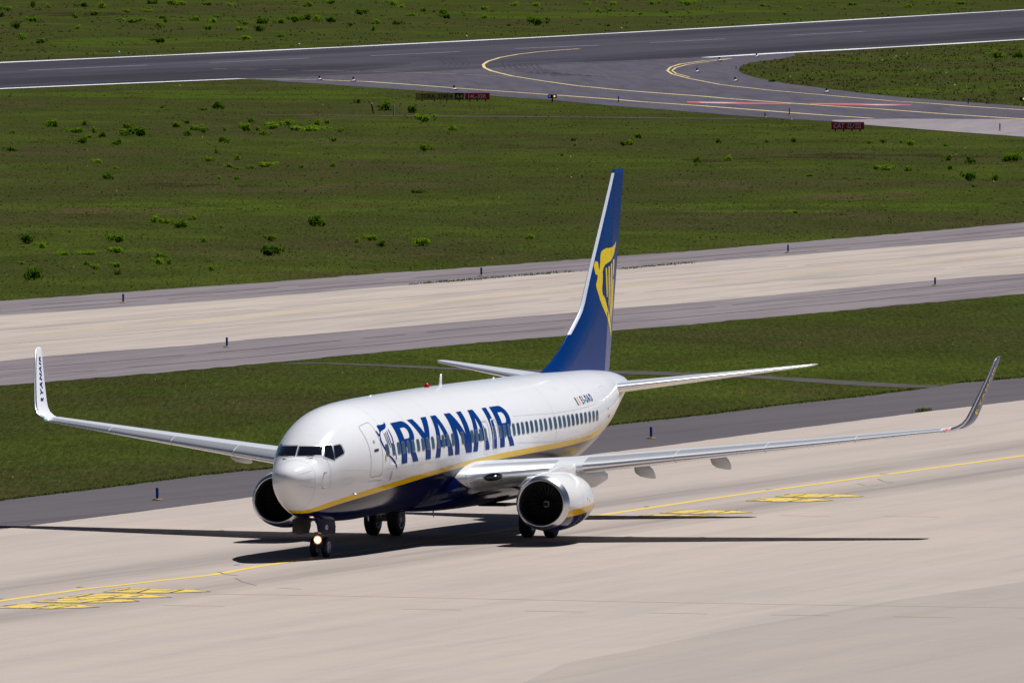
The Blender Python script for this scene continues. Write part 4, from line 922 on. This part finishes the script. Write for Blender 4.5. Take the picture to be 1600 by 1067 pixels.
# ---- guidance signs
def sign(pl,pr,ptop,pbot,pieces,label,legs=4,cat='sign',end=True):
    """board standing across the view between two ground points; pieces = (frac0, frac1, face material, text, text material)"""
    a=np.array(G(pl,pbot));b=np.array(G(pr,pbot));
    dist=float(np.dot((a+b)/2-CP,CF));H=(pbot-ptop)/FPX*dist;leg=.16*H;H-=leg
    # face turned to the taxiway, square to the line of sight at this distance
    b=a+CR*np.dot(b-a,CR);b[2]=0;a[2]=0;L=float(np.linalg.norm(b-a));u=Vector(tuple((b-a)/L));w=Vector((0,0,1));nrm=Vector((-CF[0],-CF[1],0)).normalized()
    A=Vector(tuple(a));o=empty('guidance_sign',tuple(A.lerp(Vector(tuple(b)),.5)));tag(o,label,cat,'guidance signs at the runway exit')
    T=.22;z0=leg
    def P(t,z,d): return A+u*t+w*z+nrm*d
    def bx(t0,t1,za_,zb_,d0,d1): 
        return [P(t,z,d) for t in(t0,t1) for z in(za_,zb_) for d in(d0,d1)],[(0,1,3,2),(4,6,7,5),(0,4,5,1),(2,3,7,6),(0,2,6,4),(1,5,7,3)]
    for i in range(legs):
        t=L*(i+.5)/legs;m=MB();m.add(*bx(t-.06,t+.06,-.03,z0,-.06,.06));m.build('leg',M['dark'],o)
    m=MB();m.add(*bx(0,L,z0,z0+H,-T,-.02));m.build('case',M['strut'],o)
    for f0,f1,fm,txt,tm,size in pieces:
        m=MB();m.add(*bx(L*f0+.03,L*f1-.03,z0+.04,z0+H-.04,-.02,.01));pn=m.build('panel',M[fm],o)
        if txt:
            me=text2d(txt,1.,.02);xs_=[v.co.x for v in me.vertices];ys_=[v.co.y for v in me.vertices];x0,x1,y0,y1=min(xs_),max(xs_),min(ys_),max(ys_)
            wd=L*(f1-f0)*size;hh=H*.62;c0=L*(f0+f1)/2-wd/2
            decal('lettering',me,lambda q,r:P(c0+(q-x0)/(x1-x0)*wd,z0+H*.5-hh/2+(r-y0)/(y1-y0)*hh,.02),M[tm],pn,face=nrm)
    return o,P,L,H,z0
o,P,L,H,z0=sign(649.5,708,145.3,158.6,[(0,1,'signyel','TORA. 2740','signdark',.74)],'long dull yellow board lettered TORA. 2740 with an arrow',3)
m=MB();q=lambda t,z:P(L*t,z0+H*z,.02)
m.add([q(.905,.42),q(.955,.42),q(.955,.58),q(.905,.58)],[(0,1,2,3)]);m.add([q(.945,.22),q(.985,.5),q(.945,.78),q(.958,.5)],[(0,1,2,3)]);m.build('arrow',M['signdark'],o)
sign(708.5,726.5,145.3,158.6,[(0,.10,'signwhite',None,None,0),(.10,.88,'signblk','A4','signgold',.8),(.88,1,'signwhite',None,None,0)],'small black sign with yellow A4 between the yellow and the red board',1)
sign(726.8,765,145.5,158.2,[(0,1,'signred','14L-32R','signwhite',.74)],'red runway board with pale lettering 14L-32R, right end of the sign row',3)
o,P,L,H,z0=sign(1299,1350.3,191,205,[(0,.46,'signred','CAT','signwhite',.72),(.46,1,'signred',None,None,0)],'red board with pale lettering CAT II/III standing alone at the pavement edge',4)
m=MB();q=lambda t,z:P(L*t,z0+H*z,.02)
def qd(t0,t1,y0,y1,sh=0): m.add([q(t0,y0),q(t1,y0),q(t1+sh,y1),q(t0+sh,y1)],[(0,1,2,3)])
for a,b,n_ in ((.50,.60,2),(.74,.89,3)):
    qd(a-.01,b+.01,.19,.26);qd(a-.01,b+.01,.74,.81)
    for i in range(n_):
        c=a+.012+(b-a-.024)*i/(n_-1);qd(c-.010,c+.010,.26,.74)
qd(.625,.645,.17,.83,.065)
m.build('lettering',M['signwhite'],o)
# small inset lights on the yellow line
def inset(px,py,i):
    g=G(px,py);x,y,z=map(float,g);MB().lathe([(0.0,.17),(.012,.16),(.022,.08),(.023,.001)],(x,y,z+.004),'Z',14).build('inset_light',M['rim'],None,True)
    o=bpy.data.objects[-1] if False else None
for i,(px,py,w) in enumerate([(127.5,917.5,'left of the painted marking'),(3,935.5,'at the left picture edge'),(373,882.5,'just before the nose shadow'),(1013,791.5,'beside the third painted marking'),(1203,765,'right of the aircraft, middle one'),(1381,741,'right of the aircraft, nearest the picture edge')]):
    g=G(px,py);x,y,z=map(float,g)
    ob=MB().lathe([(0.0,.18),(.012,.16),(.022,.08),(.023,.001)],(x,y,z+.004),'Z',14).build('inset_light',M['rim'],None,True)
    tag(ob,'flat round light beside the yellow line, '+w,'inset light','inset lights along the apron line')
# ------------------------------------------------------------------ shrubs: 5 shapes, copied
def bushmesh(seed,n=190,tall=.75):
    r=np.random.default_rng(seed);V=[];F=[]
    cl=[(r.normal(0,.34),r.normal(0,.34),r.uniform(.18,.62)*tall,r.uniform(.20,.40)) for _ in range(9)]
    for i in range(n):
        c=cl[r.integers(9)];d=r.normal(size=3);d/=np.linalg.norm(d);p_=np.array([c[0]+d[0]*c[3],c[1]+d[1]*c[3],max(.02,c[2]+d[2]*c[3]*.8)])
        nn=d*.8+np.array([0,0,.7])+r.normal(0,.35,3);a=np.cross(nn,r.normal(size=3));a/=np.linalg.norm(a);b=np.cross(nn,a);b/=np.linalg.norm(b);s=r.uniform(.07,.15);k=len(V)
        V+=[p_-a*s,p_+b*s*.6,p_+a*s,p_-b*s*.6];F.append((k,k+1,k+2,k+3))
    for i in range(7):
        t=r.normal(0,.3,2);k=len(V);V+=[np.array([-.015,0,0]),np.array([.015,0,0]),np.array([t[0],t[1],.5*tall])];F.append((k,k+1,k+2))
    return V,F
bm_={}
for k in range(6):
    V,F=bushmesh(20+k,[300,340,260,320,380,200][k],[.75,.9,.6,1.0,.7,.8][k]);me=bpy.data.meshes.new('shrub');me.from_pydata([tuple(map(float,v)) for v in V],[],F);bm_[k]=me
bvar={}
def bush(px,py,wpx,hpx,kind,label,group):
    g=G(px,py+hpx*.42);d=float(np.dot(g-CP,CF));w=wpx/FPX*d;h=hpx/FPX*d
    k=random.randrange(6)
    if (k,kind) not in bvar:
        me=bm_[k].copy();me.materials.append(M[{'d':'leafd','b':'leafb','m':'leafm'}[kind]]);bvar[(k,kind)]=me
    o=bpy.data.objects.new('shrub',bvar[(k,kind)]);C.objects.link(o);o.location=(g[0],g[1],-.05);o.rotation_euler=(0,0,random.uniform(0,6.28))
    o.scale=(w/1.30,w/1.30,h/.62);tag(o,label,'shrub',group);return o
BIG=[(216,206,26,15,'d','big dark shrub at the top left of the middle field'),(54.5,428.5,23,18,'d','big dark round shrub at the lower left near the taxiway'),(39,374,23,14,'d','dark shrub above the lower left one'),
 (424.5,391,29,17,'d','widest dark shrub in the lower middle of the field'),(493,346.5,23,15,'d','lone dark shrub in the middle of the field left of the fin'),(603,166,25,15,'d','dark shrub between the two stakes'),
 (643,170,17,14,'d','shrub just right of the stakes below the yellow board'),(665,186,22,11,'b','bright shrub below the yellow board on the dirt path'),(841,35,22,12,'d','lone dark shrub beyond the runway in the middle'),
 (248,63,18,9,'d','dark shrub beyond the runway at the left'),(411,32,22,12,'d','upper dark shrub of the cluster beyond the runway'),(406,45,15,10,'d','lower dark shrub of the cluster beyond the runway'),
 (655,378.5,30,11,'b','long bright shrub left of the tail fin in the lower field'),(1513,276.5,20,13,'d','dark shrub at the right of the middle field'),(1515,86,0,0,'m',''),
 (1580,246,28,14,'m','wide shrub at the right picture edge in the middle field'),(1560,86,34,10,'m','wide green shrub on the grass island'),(1592,87,14,10,'d','dark shrub on the grass island at the picture edge')]
for px,py,w,h,k,lab in BIG:
    if w: bush(px,py,w,h,k,lab,'shrubs on the airfield grass')
SM='''83 192 20 14 m;133 192 12 8 m;146 203 11 10 b;115 204 30 7 m;20 206 8 5 b;14 232 22 9 d;130 220 18 9 d;186 221 16 11 d;161 211 9 9 d;199 196 14 8 m;195 208 20 9 m;138 213 10 5 b;276 195 14 9 m;292 190 9 7 m;294 207 15 11 m;306 199 16 10 b;318 204 10 8 m;348 217 17 10 d;351 201 10 7 b;384 199 15 13 b;402 201 14 7 m;392 188 10 7 m;416 207 17 9 m;428 197 27 10 b;452 192 15 8 b;478 200 40 9 b;496 191 14 10 b;511 190 9 7 m;521 217 8 9 m;534 203 16 6 m;153 251 17 7 b;180 262 8 4 b;168 276 16 9 d;328 248 13 9 b;338 237 6 7 m;372 246 12 8 b;354 258 14 7 m;371 262 9 5 b;393 260 13 7 m;417 257 24 8 b;472 260 8 5 m;521 257 12 7 m;342 277 8 5 b;370 278 8 5 m;242 342 18 11 b;258 344 16 10 b;282 350 22 12 m;302 340 11 7 b;182 372 24 13 m;62 382 14 11 b;99 395 20 7 b;135 395 26 5 b;180 390 22 10 b;318 374 11 8 b;422 372 16 9 m;33 410 9 6 b;148 417 14 7 b;135 411 8 7 b;181 413 13 8 b;185 424 9 10 d;244 407 16 11 b;251 397 12 9 b;265 409 9 8 b;329 418 12 8 b;558 375 10 8 b;580 371 18 9 b;597 381 14 10 d;829 370 11 7 b;651 298 13 7 d;707 201 11 8 b;895 217 8 6 d;899 225 8 5 b;975 225 10 7 d;986 223 12 8 b;998 212 11 8 m;1089 251 11 9 d;1138 247 16 8 b;1122 221 7 6 d;1197 220 8 5 d;1240 219 8 7 d;1379 261 22 10 b;1418 263 12 9 b;1358 222 8 6 b;1380 221 7 6 d;1421 224 14 8 b;1408 221 10 5 m;1484 246 16 10 m;1515 251 14 10 d;1485 261 15 9 m;1557 277 15 10 m;1477 226 9 5 m;1265 273 11 5 b;1522 290 8 5 m;1240 330 12 5 b;665 232 16 10 m;1088 256 8 6 b;
4 12 12 8 m;12 15 10 7 b;4 23 12 9 d;53 8 9 10 d;75 10 10 6 b;127 7 16 9 d;160 9 16 9 b;117 25 14 8 m;149 21 14 8 m;50 31 15 8 m;24 41 14 11 d;122 43 12 6 b;34 59 12 9 b;65 64 15 9 m;205 33 28 7 m;197 18 10 5 b;232 17 13 6 b;253 27 9 6 m;258 33 6 6 d;249 40 15 7 m;306 29 16 9 m;331 32 10 8 b;325 43 14 9 m;339 25 8 5 b;376 45 14 6 b;382 37 10 5 m;436 33 14 9 m;461 31 16 10 m;482 27 20 10 d;496 31 14 9 b;518 31 17 9 d;440 55 14 7 m;385 59 16 6 b;236 3 14 8 d;272 5 20 7 m;284 6 14 6 b;324 6 16 6 m;357 7 14 5 b;482 8 12 7 m;515 4 16 7 m;565 19 18 9 d;612 5 14 9 b;628 10 14 5 b;663 16 9 7 m;695 19 15 8 m;697 26 13 8 d;623 35 16 8 d;588 35 11 7 b;584 45 9 8 m;548 38 10 6 m;640 23 24 5 m;757 13 10 6 b;758 27 10 6 b;795 39 6 5 d;804 7 18 6 b;838 8 14 6 b;916 5 10 6 b;949 39 7 5 d;960 5 12 6 b;1018 5 14 6 m;1031 4 9 5 b;1075 6 16 7 b;1040 19 6 5 d;1000 22 7 4 b;935 17 10 6 b;953 16 10 5 m;160 105 0 0 m;340 166 15 11 d;318 170 9 5 d;254 167 6 4 d;558 157 8 9 d;540 141 0 0 m;1190 8 14 6 m;1250 12 10 5 b;1330 6 14 6 m;1420 10 10 5 b;1500 5 14 5 m;1225 22 8 4 m;1208 126 10 5 d;878 241 7 5 m'''
cls={'d':'small dark green shrub','m':'small mid green shrub','b':'small bright yellow green shrub'}
for q in SM.replace('\n','').split(';'):
    px,py,w,h,k=q.split();px,py,w,h=map(float,(px,py,w,h))
    if w==0: continue
    far=py<100
    bush(px,py,w,h,k,cls[k]+(' scattered on the far grass beyond the runway' if far else ' scattered over the middle field between runway and taxiway'),('shrubs beyond the runway, ' if far else 'shrubs of the middle field, ')+cls[k])
# ------------------------------------------------------------------ grass tufts: stuff
def inpoly(x,y,poly):
    c=np.zeros(len(x),bool);n=len(poly);j=n-1
    for i in range(n):
        xi,yi=poly[i];xj,yj=poly[j]
        m=((yi>y)!=(yj>y))&(x<(xj-xi)*(y-yi)/(yj-yi+1e-12)+xi);c^=m;j=i
    return c
def tufts(name,polypx,n,h0,h1,wd,mat,label,blades=3,holes=[],spread=.12):
    poly=np.array([G(*q)[:2] for q in polypx]);lo=poly.min(0);hi=poly.max(0)
    # even in the picture plane as well as on the ground: sample by area
    P=np.empty((0,2))
    pp=np.array(polypx);a,b=pp.min(0),pp.max(0)
    while len(P)<n:
        s=rng.uniform(a,b,(n,2));m=inpoly(s[:,0],s[:,1],polypx)
        for hpoly in holes: m&=~inpoly(s[:,0],s[:,1],hpoly)
        P=np.vstack([P,s[m]])
    P=P[:n];d=CF[None]+CR[None]*((P[:,0]-800)/FPX)[:,None]-CU[None]*((P[:,1]-533.5)/FPX)[:,None]
    t=-CP[2]/d[:,2];g=CP[None]+d*t[:,None];sc=t/600.
    N=n*blades;g=np.repeat(g,blades,0);sc=np.repeat(sc,blades)
    g[:,:2]+=rng.normal(0,spread,(N,2))*sc[:,None];h=rng.uniform(h0,h1,N)*sc**.5;w=wd*sc*rng.uniform(.6,1.4,N);lean=rng.normal(0,.35,(N,2))*h[:,None]
    an=rng.uniform(0,PI,N);dx,dy=np.cos(an)*w,np.sin(an)*w
    V=np.zeros((N,3,3));V[:,0,0]=g[:,0]-dx;V[:,0,1]=g[:,1]-dy;V[:,1,0]=g[:,0]+dx;V[:,1,1]=g[:,1]+dy;V[:,0,2]=V[:,1,2]=-.052;V[:,2,0]=g[:,0]+lean[:,0];V[:,2,1]=g[:,1]+lean[:,1];V[:,2,2]=-.05+h
    me=bpy.data.meshes.new(name);me.vertices.add(N*3);me.vertices.foreach_set('co',V.reshape(-1).astype(np.float32));me.loops.add(N*3);me.loops.foreach_set('vertex_index',np.arange(N*3,dtype=np.int32));me.polygons.add(N);me.polygons.foreach_set('loop_start',np.arange(0,N*3,3,dtype=np.int32));me.update(calc_edges=True);me.validate()
    o=me_obj(name,me,mat,None,False);tag(o,label,'grass' if 'flower' not in name else 'flowers',None,'stuff');return o
near=ext(tx_near_grass,-30,1640)+[(1640,586)]+(sh_grass+sh_grass2)[::-1]+[(-30,786)]
near=[(x,y+1.2) for x,y in ext(tx_near_grass,-30,1640)]+[(1640,584)]+[(x,y-.8) for x,y in (sh_grass+sh_grass2)[::-1]]+[(-30,785)]
pathhole=path_top+path_bot[::-1]
mid=[(x,y+.7) for x,y in jn]+[(1640,217)]+[(1640,344)]+[(x,y-.6) for x,y in tx_far_grass[::-1]]+[(-30,470)]+[(-30,142)]+[(0,141),(182,134),(376,126)]
far=[(-30,-10),(1640,-10),(1640,11)]+[(x,y-1.5) for x,y in rw_top[::-1]]+[(-30,97)]
island=[(x,y) for x,y in isl[2:]]+[(1640,64),(1640,168)]
tufts('grass',near,14000,.012,.040,.025,M['blade'],'mown green grass between the apron and the far taxiway',3,[pathhole])
tufts('grass',mid,6000,.03,.08,.04,M['blade'],'rough grass of the wide field between the taxiway and the runway exit',3)
tufts('grass',far,1500,.04,.14,.05,M['blade'],'rough grass beyond the runway',3)
tufts('grass',island,1600,.04,.14,.05,M['blade'],'grass of the island between runway and exit',3)
tufts('flowers',near,1300,.03,.06,.018,M['flower'],'tiny yellow flowers sprinkled in the near grass strip',1,[pathhole])
tufts('flowers',mid,260,.06,.10,.03,M['flower'],'tiny yellow flowers sprinkled over the middle field',1)
tufts('flowers',island,260,.06,.1,.03,M['wflower'],'tiny pale flowers on the grass island',1)
tufts('grass',[(x,y-2.2) for x,y in ext(sh_grass+sh_grass2,-20,1620)]+[(x,y+.2) for x,y in ext(sh_grass+sh_grass2,-20,1620)][::-1],3200,.03,.10,.05,M['blade'],'longer grass overhanging the dark shoulder edge',3,[[(1400,594),(1500,594),(1500,606),(1400,606)]])
tufts('grass',[(1434,643.5),(1448,641.5),(1448,639),(1434,640.5)],60,.08,.18,.03,M['blade'],'small weed at the joint of the right apron edge',3)
# weeds in the joint between shoulder and concrete
tufts('grass',[(640,443.5),(700,438.5),(780,432.5),(798,431),(900,423),(900,424),(798,432.5),(700,440.5),(640,444.5)],220,.03,.13,.04,M['blade'],'weeds in the joint of the far taxiway edge',3)
tufts('grass',[(965,419.5),(1080,409.8),(1080,411.2),(965,421)],110,.03,.12,.04,M['blade'],'weeds in the joint of the taxiway right of the fin',3)
